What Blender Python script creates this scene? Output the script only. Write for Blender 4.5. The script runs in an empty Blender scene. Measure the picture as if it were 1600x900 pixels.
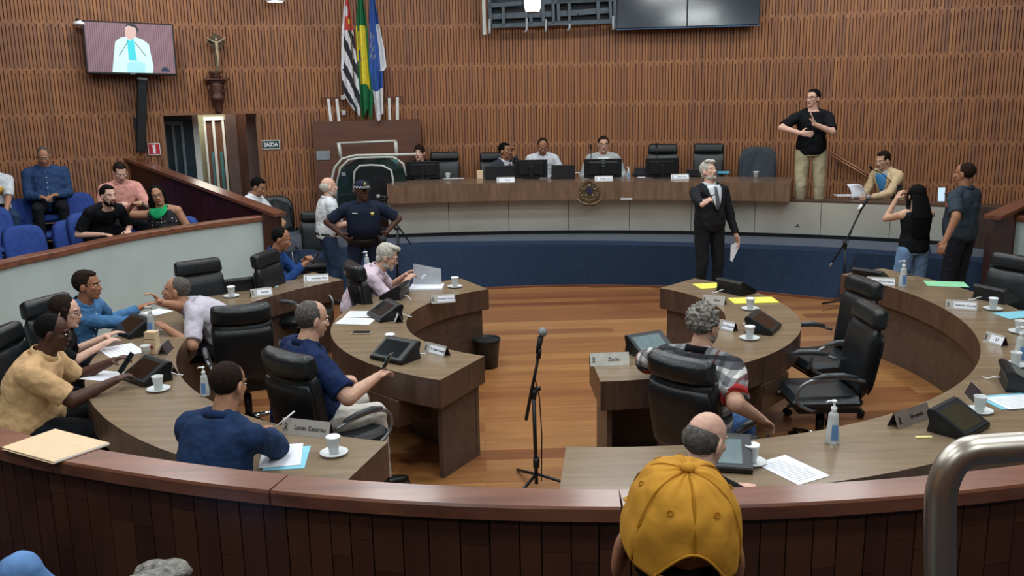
import bpy, math, random
from mathutils import Vector as V, Matrix, noise
random.seed(7)
SC = bpy.context.scene
COL = SC.collection
R = math.radians

# ------------------------------------------------------------------ camera
FPX, CAMH, PITCH, ROLL = 1400.0, 2.6, R(12.3), R(1.05)
cd = bpy.data.cameras.new('camera'); cam = bpy.data.objects.new('camera', cd); COL.objects.link(cam)
cd.sensor_fit = 'HORIZONTAL'; cd.sensor_width = 36; cd.lens = 36 * FPX / 1600; cd.clip_end = 60
cam.matrix_world = (Matrix.Translation((0, 0, CAMH)) @ Matrix.Rotation(R(90) - PITCH, 4, 'X') @ Matrix.Rotation(-ROLL, 4, 'Z'))
SC.camera = cam

# ------------------------------------------------------------------ exposure, world, ceiling lamps' strength
SC.view_settings.view_transform = 'Standard'; SC.view_settings.look = 'None'
SC.view_settings.gamma = 1; SC.view_settings.exposure = 0.0; SC.view_settings.use_curve_mapping = False
w = bpy.data.worlds.new('world'); SC.world = w; w.use_nodes = True
w.node_tree.nodes['Background'].inputs[0].default_value = (0.75, 0.87, 1.0, 1)
w.node_tree.nodes['Background'].inputs[1].default_value = 0.42
LAMP_POWER = 50.0           # watts of each ceiling luminaire
LAMP_COLOR = (0.93, 0.98, 1.0)
CEIL = 5.3

def px(u, v, z):
    """the point of the plane at height z seen at pixel (u, v) of the 1600x900 frame"""
    a, b = (u - 800) / FPX, (v - 450) / FPX
    c, s = math.cos(ROLL), math.sin(ROLL)
    a, b = a * c - b * s, a * s + b * c
    ct, st = math.cos(PITCH), math.sin(PITCH)
    dz = -st - b * ct
    t = (z - CAMH) / dz
    return V((a * t, (ct - b * st) * t, z))
def pxd(u, v, D):
    """the point at horizontal distance D (along +Y) seen at pixel (u, v)"""
    a, b = (u - 800) / FPX, (v - 450) / FPX
    c, s = math.cos(ROLL), math.sin(ROLL)
    a, b = a * c - b * s, a * s + b * c
    ct, st = math.cos(PITCH), math.sin(PITCH)
    t = D / (ct - b * st)
    return V((a * t, D, CAMH + (-st - b * ct) * t))
def pxc(u, v, cx, cy, rad):
    """the point of the vertical cylinder (cx, cy, rad), far side, seen at pixel (u, v)"""
    p = pxd(u, v, 1.0); dx, dy, dz = p.x, 1.0, p.z - CAMH
    A = dx * dx + dy * dy; B = -(dx * cx + dy * cy); Cc = cx * cx + cy * cy - rad * rad
    t = (-B + math.sqrt(B * B - A * Cc)) / A
    return V((dx * t, dy * t, CAMH + dz * t))
def pol(c, r, deg, z=0):
    return V((c[0] + r * math.cos(R(deg)), c[1] + r * math.sin(R(deg)), z))

# ------------------------------------------------------------------ mesh helper
class MB:
    def __init__(s): s.v = []; s.f = []; s.m = []; s.sm = []; s.att = []
    def add(s, verts, faces, mi=0, smooth=False, att=0.0):
        o = len(s.v); s.v += [tuple(p) for p in verts]
        for f in faces:
            s.f.append(tuple(i + o for i in f)); s.m.append(mi); s.sm.append(smooth); s.att.append(att)
        return s
    def box(s, c, d, rot=None, mi=0, bev=0.0, att=0.0):
        x, y, z = d[0] / 2, d[1] / 2, d[2] / 2
        M = rot.to_matrix() if hasattr(rot, 'to_matrix') else (rot if rot is not None else Matrix.Identity(3))
        c = V(c)
        if bev <= 0:
            P = [V((a, b, e)) for a in (-x, x) for b in (-y, y) for e in (-z, z)]
            F = [(0, 1, 3, 2), (4, 6, 7, 5), (0, 4, 5, 1), (2, 3, 7, 6), (0, 2, 6, 4), (1, 5, 7, 3)]
            return s.add([c + M @ p for p in P], F, mi, False, att)
        b = min(bev, x * .99, y * .99, z * .99); P = []; idx = {}
        for sx in (-1, 1):
            for sy in (-1, 1):
                for sz in (-1, 1):
                    for k, q in enumerate(((x, y - b, z - b), (x - b, y, z - b), (x - b, y - b, z))):
                        idx[(sx, sy, sz, k)] = len(P); P.append(V((sx * q[0], sy * q[1], sz * q[2])))
        F = []
        for sg in (-1, 1):
            F.append([idx[(sg, a, e, 0)] for a, e in ((-1, -1), (1, -1), (1, 1), (-1, 1))][::sg])
            F.append([idx[(a, sg, e, 1)] for a, e in ((-1, -1), (-1, 1), (1, 1), (1, -1))][::sg])
            F.append([idx[(a, e, sg, 2)] for a, e in ((-1, -1), (1, -1), (1, 1), (-1, 1))][::sg])
        for a in (-1, 1):
            for e in (-1, 1):
                F.append([idx[(-1, a, e, 1)], idx[(1, a, e, 1)], idx[(1, a, e, 2)], idx[(-1, a, e, 2)]])
                F.append([idx[(a, -1, e, 0)], idx[(a, 1, e, 0)], idx[(a, 1, e, 2)], idx[(a, -1, e, 2)]])
                F.append([idx[(a, e, -1, 0)], idx[(a, e, 1, 0)], idx[(a, e, 1, 1)], idx[(a, e, -1, 1)]])
                for q in (-1, 1): F.append([idx[(a, e, q, k)] for k in range(3)])
        return s.add([c + M @ p for p in P], F, mi, False, att)
    def grid(s, rows, mi=0, closed_u=False, closed_v=False, smooth=True, caps=False, att=0.0):
        n, m = len(rows), len(rows[0]); P = [p for r in rows for p in r]; F = []
        for i in range(n if closed_v else n - 1):
            for j in range(m if closed_u else m - 1):
                F.append((i * m + j, i * m + (j + 1) % m, ((i + 1) % n) * m + (j + 1) % m, ((i + 1) % n) * m + j))
        s.add(P, F, mi, smooth, att)
        if caps:
            o = len(s.v) - len(P)
            s.f.append(tuple(o + j for j in range(m))[::-1]); s.f.append(tuple(o + (n - 1) * m + j for j in range(m)))
            s.m += [mi] * 2; s.sm += [False] * 2; s.att += [att] * 2
        return s
    def tube(s, path, r, n=10, mi=0, caps=True, att=0.0, closed=False):
        P = [V(p) for p in path]; L = len(P); rr = r if isinstance(r, (list, tuple)) else [r] * L
        rows = []; up = None
        for i in range(L):
            if closed: t = (P[(i + 1) % L] - P[i - 1])
            else: t = P[min(i + 1, L - 1)] - P[max(i - 1, 0)]
            if t.length < 1e-9: t = V((0, 0, 1))
            t.normalize()
            if up is None:
                up = V((0, 0, 1)) if abs(t.z) < .9 else V((1, 0, 0))
            a = up - t * up.dot(t)
            if a.length < 1e-4: a = t.orthogonal()
            a.normalize(); up = a; b = t.cross(a)
            rows.append([P[i] + (a * math.cos(2 * math.pi * k / n) + b * math.sin(2 * math.pi * k / n)) * rr[i] for k in range(n)])
        return s.grid(rows, mi, closed_u=True, closed_v=closed, caps=caps and not closed, att=att)
    def cyl(s, a, b, r, r2=None, n=16, mi=0, att=0.0):
        return s.tube([a, b], [r, r if r2 is None else r2], n, mi, att=att)
    def lathe(s, prof, c=(0, 0, 0), n=24, mi=0, axis=None):
        c = V(c); M = axis if axis is not None else Matrix.Identity(3)
        rows = [[c + M @ V((r * math.cos(2 * math.pi * k / n), r * math.sin(2 * math.pi * k / n), z)) for k in range(n)] for r, z in prof]
        return s.grid(rows, mi, closed_u=True, caps=True)
    def ell(s, c, r, rot=None, n=16, m=10, mi=0):
        c = V(c); M = rot if rot is not None else Matrix.Identity(3); rows = []
        for i in range(m + 1):
            th = math.pi * (.02 + .96 * i / m) - math.pi / 2
            rows.append([c + M @ V((r[0] * math.cos(th) * math.cos(2 * math.pi * k / n), r[1] * math.cos(th) * math.sin(2 * math.pi * k / n), r[2] * math.sin(th))) for k in range(n)])
        return s.grid(rows, mi, closed_u=True, caps=True)
    def cap(s, a, b, ra, rb, n=12, mi=0):
        """tapered capsule"""
        a, b = V(a), V(b); d = b - a; L = d.length
        if L < 1e-6: return s.ell(a, (ra,) * 3)
        d.normalize(); pts = []; rr = []
        for k in range(4):
            t = math.pi / 2 * (1 - k / 4); pts.append(a - d * ra * math.sin(t) * .98); rr.append(max(ra * math.cos(t), ra * .15))
        pts.append(a); rr.append(ra)
        for q in (.33, .66): pts.append(a + d * L * q); rr.append(ra + (rb - ra) * q)
        pts.append(b); rr.append(rb)
        for k in range(1, 5):
            t = math.pi / 2 * k / 4; pts.append(b + d * rb * math.sin(t) * .98); rr.append(max(rb * math.cos(t), rb * .15))
        return s.tube(pts, rr, n, mi)
    def sector(s, c, r0, r1, a0, a1, z0, z1, n=48, mi=0, mi_top=None):
        rows = []
        for i in range(n + 1):
            a = a0 + (a1 - a0) * i / n
            rows.append([pol(c, r0, a, z0), pol(c, r0, a, z1), pol(c, r1, a, z1), pol(c, r1, a, z0)])
        P = [p for r in rows for p in r]; o = len(s.v); s.v += [tuple(p) for p in P]
        for i in range(n):
            for j in range(4):
                s.f.append((o + i * 4 + j, o + i * 4 + (j + 1) % 4, o + i * 4 + 4 + (j + 1) % 4, o + i * 4 + 4 + j))
                s.m.append(mi_top if (mi_top is not None and j == 1) else mi); s.sm.append(False); s.att.append(0)
        for f in ((3, 2, 1, 0), (n * 4, n * 4 + 1, n * 4 + 2, n * 4 + 3)):
            s.f.append(tuple(o + k for k in f)); s.m.append(mi); s.sm.append(False); s.att.append(0)
        return s
    def strip(s, path, prof, mi=0, smooth=False, closed=True, caps=True):
        """sweep a (offset, z) profile along a horizontal path; offset is to the left of travel"""
        L = len(path); rows = []
        for i in range(L):
            t = (V(path[min(i + 1, L - 1)]) - V(path[max(i - 1, 0)])); t.z = 0; t.normalize(); nrm = V((-t.y, t.x, 0))
            rows.append([V((path[i][0], path[i][1], path[i][2] if len(path[i]) > 2 else 0)) + nrm * o + V((0, 0, z)) for o, z in prof])
        return s.grid(rows, mi, closed_u=closed, smooth=smooth, caps=caps and closed)
    def poly(s, pts, th=0.0, mi=0, axis=(0, 0, 1)):
        """flat polygon, extruded by th along axis when given"""
        n = len(pts); P = [V(p) for p in pts]
        if th == 0: return s.add(P, [tuple(range(n))], mi)
        A = V(axis) * th
        return s.add(P + [p + A for p in P], [tuple(range(n))[::-1], tuple(range(n, 2 * n))] + [(i, (i + 1) % n, n + (i + 1) % n, n + i) for i in range(n)], mi)
    def mesh(s, name, mats):
        me = bpy.data.meshes.new(name); me.from_pydata(s.v, [], s.f); me.update()
        for m in (mats if isinstance(mats, (list, tuple)) else [mats]): me.materials.append(m)
        me.polygons.foreach_set('material_index', s.m); me.polygons.foreach_set('use_smooth', s.sm)
        if any(s.att):
            at = me.attributes.new('rnd', 'FLOAT', 'FACE'); at.data.foreach_set('value', s.att)
        return me
    def obj(s, name, mats, parent=None, loc=None, rz=None):
        o = bpy.data.objects.new(name, s.mesh(name, mats)); COL.objects.link(o)
        if parent is not None: o.parent = parent
        if loc is not None: o.location = loc
        if rz is not None: o.rotation_euler = (0, 0, rz)
        return o
def smooth_mods(o, voxel=None, iters=0, sub=0):
    if voxel:
        m = o.modifiers.new('remesh', 'REMESH'); m.mode = 'VOXEL'; m.voxel_size = voxel; m.use_smooth_shade = True
    if iters:
        m = o.modifiers.new('smooth', 'SMOOTH'); m.factor = .5; m.iterations = iters
    if sub:
        m = o.modifiers.new('sub', 'SUBSURF'); m.levels = sub; m.render_levels = sub
    return o
def tag(o, label, cat, group=None, kind=None):
    if label: o['label'] = label
    if cat: o['category'] = cat
    if group: o['group'] = group
    if kind: o['kind'] = kind
    return o
def struct(o): o['kind'] = 'structure'; return o
def root(name, loc, rz=0.0, label=None, cat=None, group=None):
    o = bpy.data.objects.new(name, None); COL.objects.link(o); o.location = loc; o.rotation_euler = (0, 0, rz); o.empty_display_size = .1
    return tag(o, label, cat, group)
def dup(o, loc=None, rz=None, label=None, group=None, parent=None):
    c = o.copy(); COL.objects.link(c)
    if parent is not None: c.parent = parent
    if loc is not None: c.location = loc
    if rz is not None: c.rotation_euler = (0, 0, rz)
    if label: c['label'] = label
    if group: c['group'] = group
    for ch in o.children: dup(ch, parent=c)
    return c
def text(s, size, mat, parent, loc, rot, name='lettering', ext=0.0008, align='CENTER', sx=1.0, font_bold=0.0):
    cu = bpy.data.curves.new(name, 'FONT'); cu.body = s; cu.size = size; cu.extrude = ext; cu.align_x = align; cu.align_y = 'CENTER'; cu.offset = font_bold
    cu.materials.append(mat)
    tmp = bpy.data.objects.new(name, cu); me = bpy.data.meshes.new_from_object(tmp); bpy.data.objects.remove(tmp); bpy.data.curves.remove(cu); me.name = name
    o = bpy.data.objects.new(name, me); COL.objects.link(o); o.parent = parent; o.location = loc; o.rotation_euler = rot; o.scale = (sx, 1, 1)
    return o

# ------------------------------------------------------------------ materials
def srgb(h):
    h = h.lstrip('#'); c = [int(h[i:i + 2], 16) / 255 for i in (0, 2, 4)]
    return tuple((x / 12.92 if x <= .04045 else ((x + .055) / 1.055) ** 2.4) for x in c) + (1,)
_mc = {}
def mat(name, col, rough=.6, metal=0.0, emit=0.0, coat=0.0, spec=.5, trans=0.0, alpha=1.0, noise_amt=0.06, scale=18.0, bump=0.0, bscale=60.0, ior=1.45, sheen=0.0):
    """plain procedural material: colour with a slight noise mottling and optional bump"""
    if name in _mc: return _mc[name]
    m = bpy.data.materials.new(name); m.use_nodes = True; nt = m.node_tree; b = nt.nodes['Principled BSDF']
    c = srgb(col) if isinstance(col, str) else tuple(col)
    tc = nt.nodes.new('ShaderNodeTexCoord')
    nz = nt.nodes.new('ShaderNodeTexNoise'); nz.inputs['Scale'].default_value = scale; nz.inputs['Detail'].default_value = 3
    nt.links.new(tc.outputs['Object'], nz.inputs['Vector'])
    rp = nt.nodes.new('ShaderNodeValToRGB'); rp.color_ramp.elements[0].position = .3; rp.color_ramp.elements[1].position = .7
    lo = tuple(max(0, x * (1 - noise_amt * 2)) for x in c[:3]) + (1,); hi = tuple(min(1, x * (1 + noise_amt * 2)) for x in c[:3]) + (1,)
    rp.color_ramp.elements[0].color = lo; rp.color_ramp.elements[1].color = hi
    nt.links.new(nz.outputs['Fac'], rp.inputs[0]); nt.links.new(rp.outputs[0], b.inputs['Base Color'])
    b.inputs['Roughness'].default_value = rough; b.inputs['Metallic'].default_value = metal; b.inputs['Coat Weight'].default_value = coat
    b.inputs['Coat Roughness'].default_value = .12
    b.inputs['Specular IOR Level'].default_value = spec; b.inputs['Transmission Weight'].default_value = trans; b.inputs['Alpha'].default_value = alpha
    b.inputs['IOR'].default_value = ior
    if sheen: b.inputs['Sheen Weight'].default_value = sheen
    if emit:
        b.inputs['Emission Strength'].default_value = emit; b.inputs['Emission Color'].default_value = c[:3] + (1,)
    if bump:
        n2 = nt.nodes.new('ShaderNodeTexNoise'); n2.inputs['Scale'].default_value = bscale; n2.inputs['Detail'].default_value = 4
        nt.links.new(tc.outputs['Object'], n2.inputs['Vector'])
        bp = nt.nodes.new('ShaderNodeBump'); bp.inputs['Strength'].default_value = bump; bp.inputs['Distance'].default_value = .01
        nt.links.new(n2.outputs['Fac'], bp.inputs['Height']); nt.links.new(bp.outputs[0], b.inputs['Normal'])
    _mc[name] = m
    return m
def wood(name, dark, light, rough=.35, axis='X', stretch=14.0, scale=1.2, coat=0.0, extra=None, spec=.5, coords='Object', attr=0.0, attr_cols=None):
    """grain: noise stretched along one axis; optional per-face variation from attribute rnd"""
    m = bpy.data.materials.new(name); m.use_nodes = True; nt = m.node_tree; b = nt.nodes['Principled BSDF']; N = nt.nodes.new; L = nt.links.new
    tc = N('ShaderNodeTexCoord'); mp = N('ShaderNodeMapping')
    sc = {'X': (scale, scale * stretch, scale * stretch), 'Y': (scale * stretch, scale, scale * stretch), 'Z': (scale * stretch, scale * stretch, scale)}[axis]
    mp.inputs['Scale'].default_value = sc; L(tc.outputs[coords], mp.inputs['Vector'])
    n1 = N('ShaderNodeTexNoise'); n1.inputs['Scale'].default_value = 1.0; n1.inputs['Detail'].default_value = 6; n1.inputs['Roughness'].default_value = .6
    L(mp.outputs[0], n1.inputs['Vector'])
    rp = N('ShaderNodeValToRGB'); rp.color_ramp.elements[0].position = .32; rp.color_ramp.elements[1].position = .68
    rp.color_ramp.elements[0].color = srgb(dark); rp.color_ramp.elements[1].color = srgb(light)
    L(n1.outputs['Fac'], rp.inputs[0]); out = rp.outputs[0]
    if attr_cols:
        at = N('ShaderNodeAttribute'); at.attribute_name = 'rnd'
        r2 = N('ShaderNodeValToRGB'); els = r2.color_ramp.elements
        while len(els) < len(attr_cols): els.new(.5)
        for i, cc in enumerate(attr_cols): els[i].position = i / (len(attr_cols) - 1); els[i].color = srgb(cc)
        L(at.outputs['Fac'], r2.inputs[0])
        mx = N('ShaderNodeMix'); mx.data_type = 'RGBA'; mx.inputs[0].default_value = attr; L(out, mx.inputs[6]); L(r2.outputs[0], mx.inputs[7]); out = mx.outputs[2]
    L(out, b.inputs['Base Color'])
    b.inputs['Roughness'].default_value = rough; b.inputs['Coat Weight'].default_value = coat; b.inputs['Coat Roughness'].default_value = .15; b.inputs['Specular IOR Level'].default_value = spec
    return m
M_desk = wood('desk_laminate', '#6f5f4c', '#88755c', .24, 'X', 10, 1.6)
M_fascia = wood('desk_fascia', '#443228', '#5b4437', .32, 'Z', 9, 2.2)
M_panel = wood('desk_panel', '#44352b', '#57443a', .42, 'X', 9, 1.6)
M_rail = wood('rail_wood', '#5f392b', '#86563f', .34, 'X', 9, 1.3, coat=.25)
M_front = wood('barrier_board', '#3f241b', '#543224', .32, 'Z', 8, 1.8, attr=.55, attr_cols=['#35211c', '#4d2f23', '#5f3d28', '#432a24'])
M_slat = wood('wall_slat', '#85563a', '#aa7246', .5, 'Z', 12, 1.6, attr=.5, attr_cols=['#6e4733', '#8f5d3b', '#a46f43', '#855a42', '#735146', '#b58350'])
M_slatback = mat('wall_groove', '#56301f', .8)
M_redwood = wood('stair_rail_wood', '#583426', '#774a38', .3, 'X', 8, 1.5, coat=.2)
M_parti = wood('partition_wood', '#2e1512', '#45211a', .3, 'Z', 8, 1.5, coat=.2)
M_carpet = mat('blue_carpet', '#192b42', .95, noise_amt=.12, scale=40, bump=.4, bscale=400, spec=.15, sheen=.3)
M_white_wall = mat('pale_grey_paint', '#b2c1bf', .7, noise_amt=.02, scale=3)
M_ceil = mat('ceiling_paint', '#d5d5d0', .8)
M_gfloor = mat('gallery_carpet', '#2b2a30', .9)
M_black = mat('black_plastic', '#101316', .38, noise_amt=.1)
M_blackm = mat('black_matte', '#0d0e10', .65)
M_leather = mat('black_leather', '#15191c', .33, noise_amt=.15, scale=9, bump=.25, bscale=90, spec=.5)
M_leather2 = mat('black_leather_seat', '#1c2124', .3, noise_amt=.15, scale=9, bump=.25, bscale=90, spec=.55)
M_greyfab = mat('grey_mesh_fabric', '#343b42', .8, bump=.3, bscale=300)
M_chrome = mat('chrome', '#b9bdc0', .16, metal=1.0, noise_amt=.02)
M_arm = mat('satin_grey_metal', '#85898c', .36, metal=.7)
M_white = mat('white_paint', '#d8dad6', .45, noise_amt=.02)
M_paper = mat('white_paper', '#dfe3ea', .6, noise_amt=.01)
M_ink = mat('ink', '#23262c', .6)
M_plast = mat('clear_plastic', '#dfe8ea', .12, trans=.75, ior=1.25, noise_amt=.01)
M_water = mat('clear_gel', '#d5e6ea', .05, trans=.9, ior=1.33, noise_amt=.01)
M_whitep = mat('white_plastic', '#e4e8ea', .35, noise_amt=.01)
M_bluep = mat('blue_label', '#5f86b8', .4)
M_screen_off = mat('dark_screen', '#141d20', .1, spec=.8)
M_screen_br = mat('glossy_dark_screen', '#2c2018', .12, spec=.9)
M_bronze = mat('bronze', '#6b5a44', .4, metal=.6)
# ------------------------------------------------------------------ floor, ceiling
def floor_material():
    m = bpy.data.materials.new('parquet'); m.use_nodes = True; nt = m.node_tree; b = nt.nodes['Principled BSDF']; N = nt.nodes.new; L = nt.links.new
    tc = N('ShaderNodeTexCoord'); mp = N('ShaderNodeMapping'); mp.inputs['Rotation'].default_value = (0, 0, R(-2)); L(tc.outputs['Object'], mp.inputs['Vector'])
    br = N('ShaderNodeTexBrick'); br.offset = .37; br.inputs['Scale'].default_value = 1; br.inputs['Brick Width'].default_value = 2.3; br.inputs['Row Height'].default_value = .19
    br.inputs['Mortar Size'].default_value = .002; br.inputs['Mortar Smooth'].default_value = .1; br.inputs['Bias'].default_value = 0
    br.inputs['Color1'].default_value = (0, 0, 0, 1); br.inputs['Color2'].default_value = (1, 1, 1, 1); br.inputs['Mortar'].default_value = (.2, .2, .2, 1)
    L(mp.outputs[0], br.inputs['Vector'])
    r1 = N('ShaderNodeValToRGB'); e = r1.color_ramp.elements; e[0].color = srgb('#7c4c2a'); e[1].color = srgb('#ab7d4c')
    k = e.new(.35); k.color = srgb('#8f5f36'); k = e.new(.7); k.color = srgb('#9c6e40'); L(br.outputs['Color'], r1.inputs[0])
    m2 = N('ShaderNodeMapping'); m2.inputs['Scale'].default_value = (.9, 16, 1); L(mp.outputs[0], m2.inputs['Vector'])
    n = N('ShaderNodeTexNoise'); n.inputs['Scale'].default_value = 1.6; n.inputs['Detail'].default_value = 6; L(m2.outputs[0], n.inputs['Vector'])
    r2 = N('ShaderNodeValToRGB'); r2.color_ramp.elements[0].color = (.55, .5, .45, 1); r2.color_ramp.elements[1].color = (1.15, 1.1, 1.05, 1); r2.color_ramp.elements[0].position = .3; r2.color_ramp.elements[1].position = .7
    L(n.outputs['Fac'], r2.inputs[0])
    mx = N('ShaderNodeMix'); mx.data_type = 'RGBA'; mx.blend_type = 'MULTIPLY'; mx.inputs[0].default_value = .6; L(r1.outputs[0], mx.inputs[6]); L(r2.outputs[0], mx.inputs[7])
    L(mx.outputs[2], b.inputs['Base Color']); b.inputs['Roughness'].default_value = .3; b.inputs['Coat Weight'].default_value = .25; b.inputs['Coat Roughness'].default_value = .2
    return m
WC, WR = (0.35, 1.75), 12.47          # centre and radius of the slatted wall
PC = (-0.1, 1.8)                      # centre of the podium desk arcs
mb = MB(); mb.box((0, 6, -.05), (26, 26, .1)); struct(mb.obj('floor', floor_material()))
mb = MB(); mb.box((0, 6, CEIL + .05), (26, 26, .1)); struct(mb.obj('ceiling', M_ceil))

# ------------------------------------------------------------------ slatted wall, one panelled surface
ROWH = .6; Z0 = CAMH - .30 * ROWH - 4 * ROWH      # a row joint lies .3 rows below eye level
DA0, DA1 = None, None
def wall_ang(u): p = pxc(u, 200, WC[0], WC[1], WR); return math.degrees(math.atan2(p.y - WC[1], p.x - WC[0]))
DOORA, DOORB = wall_ang(253), wall_ang(404)      # larger angle is further left
DOORZ = pxc(330, 179, WC[0], WC[1], WR).z
rnd = random.Random(3)
mb = MB(); PITCHW = .045; da = math.degrees(PITCHW / WR)
A_START, A_END = 22.0, 142.0
nsl = int((A_END - A_START) / da)
panel = {}
for i in range(nsl):
    a = A_START + i * da
    for r in range(-1, 9):
        z0 = Z0 + r * ROWH; z1 = z0 + ROWH
        if z1 < 0 or z0 > CEIL: continue
        z0 = max(z0, 0.0); z1 = min(z1, CEIL)
        if DOORB < a + da / 2 < DOORA:
            if z1 <= DOORZ + .01: continue
            z0 = max(z0, DOORZ)
        key = (i // rnd.choice((11, 12, 12, 13)), r)
        if key not in panel: panel[key] = rnd.random()
        at = min(1, max(0.01, panel[key] * .55 + rnd.random() * .45))
        c0, c1 = a + da * .13, a + da * .87
        P = [pol(WC, WR - .016, c0, z0), pol(WC, WR - .016, c1, z0), pol(WC, WR - .016, c1, z1), pol(WC, WR - .016, c0, z1),
             pol(WC, WR, c0, z0), pol(WC, WR, c1, z0), pol(WC, WR, c1, z1), pol(WC, WR, c0, z1)]
        mb.add(P, [(0, 1, 2, 3), (0, 4, 5, 1), (3, 2, 6, 7), (0, 3, 7, 4), (1, 5, 6, 2)], 0, False, at)
        h = .06 if (i % 2) else .02
        d0, d1 = a + da * .87, a + da * 1.13
        for (q0, q1) in ((z0, z0 + (.004 if i % 2 else .03)), (z1 - h, z1)):
            if q1 - q0 > z1 - z0: continue
            P = [pol(WC, WR - .0155, d0, q0), pol(WC, WR - .0155, d1, q0), pol(WC, WR - .0155, d1, q1), pol(WC, WR - .0155, d0, q1), pol(WC, WR, d0, q0), pol(WC, WR, d1, q0), pol(WC, WR, d1, q1), pol(WC, WR, d0, q1)]
            mb.add(P, [(0, 1, 2, 3), (0, 4, 5, 1), (3, 2, 6, 7)], 0, False, at)
for (a0, a1, z0, z1) in ((A_START, DOORB, 0, CEIL), (DOORA, A_END, 0, CEIL), (DOORB, DOORA, DOORZ, CEIL)):
    mb.sector(WC, WR, WR + .12, a0, a1, z0, z1, 60, 1)
struct(mb.obj('wall_back', [M_slat, M_slatback]))
# side and rear walls closing the room
mb = MB()
for a0, a1 in ((142, 215), (-35, 22)):
    mb.sector((0.35, 1.75), 12.47, 12.6, a0, a1, 0, CEIL, 30)
mb.box((.3, -6.5, CEIL / 2), (22, .2, CEIL)); struct(mb.obj('wall_rear', M_slat))
# door opening lining
mb = MB(); th = .045
for a in (DOORA, DOORB):
    p = pol(WC, WR + .02, a); mb.box((p.x, p.y, DOORZ / 2), (.05, .22, DOORZ), Matrix.Rotation(R(a - 90), 3, 'Z'))
p = pol(WC, WR + .02, (DOORA + DOORB) / 2, DOORZ); wdt = 2 * WR * math.sin(R((DOORA - DOORB) / 2))
mb.box((p.x, p.y, DOORZ + .02), (wdt, .24, .04), Matrix.Rotation(R((DOORA + DOORB) / 2 - 90), 3, 'Z'))
struct(mb.obj('trim_1', mat('door_lining', '#80583c', .5)))

# ------------------------------------------------------------------ corridor seen through the opening
def wp(u, v, back): return pxc(u, v, WC[0], WC[1], WR + back)
def upright(name, u0, u1, back, z0, z1, m, depth=.05, parent=None, v=220):
    a, b = wp(u0, v, back), wp(u1, v, back); c = (a + b) / 2; ang = math.atan2(b.y - a.y, b.x - a.x)
    mb = MB(); mb.box((c.x, c.y, (z0 + z1) / 2), ((b - a).length, depth, z1 - z0), Matrix.Rotation(ang, 3, 'Z'))
    return mb.obj(name, m, parent)
M_cream = mat('cream_paint', '#b9b493', .7); M_pale = mat('pale_frame', '#c2c6bf', .6); M_navyd = mat('dark_blue_glass', '#24343d', .15, spec=.8)
M_doorw = wood('brown_door', '#5b3c30', '#74503f', .4, 'Z', 8, 1.5); M_doorg = mat('mauve_door', '#6a5650', .5)
struct(upright('wall_corridor', 225, 440, 2.4, 0, 3.2, M_cream, .08))
mbc = MB(); pa = wp(240, 200, .1); pb = wp(430, 200, .1); pc = wp(440, 200, 2.5); pdd = wp(215, 200, 2.5)
for z in (0.0, 3.0):
    mbc.poly([(p.x, p.y, z) for p in (pa, pb, pc, pdd)], .04)
struct(mbc.obj('floor_corridor', M_pale))
lc = bpy.data.lights.new('corridor_fill', 'AREA'); lc.size = .8; lc.energy = 24; lc.color = (1, .97, .85); lco = bpy.data.objects.new('corridor_fill', lc); COL.objects.link(lco); q_ = wp(335, 200, 1.3); lco.location = (q_.x, q_.y, 2.85)  # added fill light without a fitting, brightens the corridor
lc2 = bpy.data.lights.new('corridor_fill', 'AREA'); lc2.size = .5; lc2.energy = 14; lc2.color = (1, .95, .85); lco2 = bpy.data.objects.new('corridor_fill', lc2); COL.objects.link(lco2); q_ = wp(355, 200, .62); lco2.location = (q_.x, q_.y, 2.9)  # second added fill, brightens the nearer corridor doors
g = upright('window_1', 254, 306, .5, 0, 2.9, M_navyd, .03); struct(g)
for (u0, u1) in ((256, 260), (270, 274), (284, 288)):
    upright('window_frame', u0, u1, .46, 1.2, 2.25, mat('grey_frame', '#5d6a70', .5), .03, g)
upright('window_frame', 256, 288, .455, 2.22, 2.27, mat('grey_frame', '', .5), .035, g); upright('window_frame', 256, 288, .455, 1.18, 1.23, mat('grey_frame', '', .5), .035, g)
struct(upright('trim_2', 303, 312, .5, 0, 2.95, M_pale, .08))
d = upright('door_1', 322, 356, 1.9, 0, 2.25, M_doorw, .05); struct(d)
for (u0, u1) in ((320.5, 323.5), (333.5, 337.5), (348.5, 352)):
    upright('door_frame', u0, u1, 1.86, 0, 2.3, M_white, .05, d)
upright('door_frame', 320.5, 352, 1.855, 2.24, 2.3, M_white, .05, d)
upright('door_glass', 329, 332, 1.85, 1.15, 1.72, mat('teal_glass', '#4d8088', .15), .02, d); upright('door_glass', 342, 346.5, 1.85, 1.1, 1.72, mat('teal_glass', '', .15), .02, d)
d = upright('door_2', 355, 371, .9, 0, 2.95, M_doorg, .06); struct(d)
d = upright('door_3', 370, 389, 1.1, 0, 2.9, M_doorw, .05); struct(d); upright('door_handle', 385, 388, 1.02, 1.25, 1.45, M_chrome, .05, d)
d = upright('door_4', 386, 404, .45, 0, 2.9, M_doorg, .05); struct(d)

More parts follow.
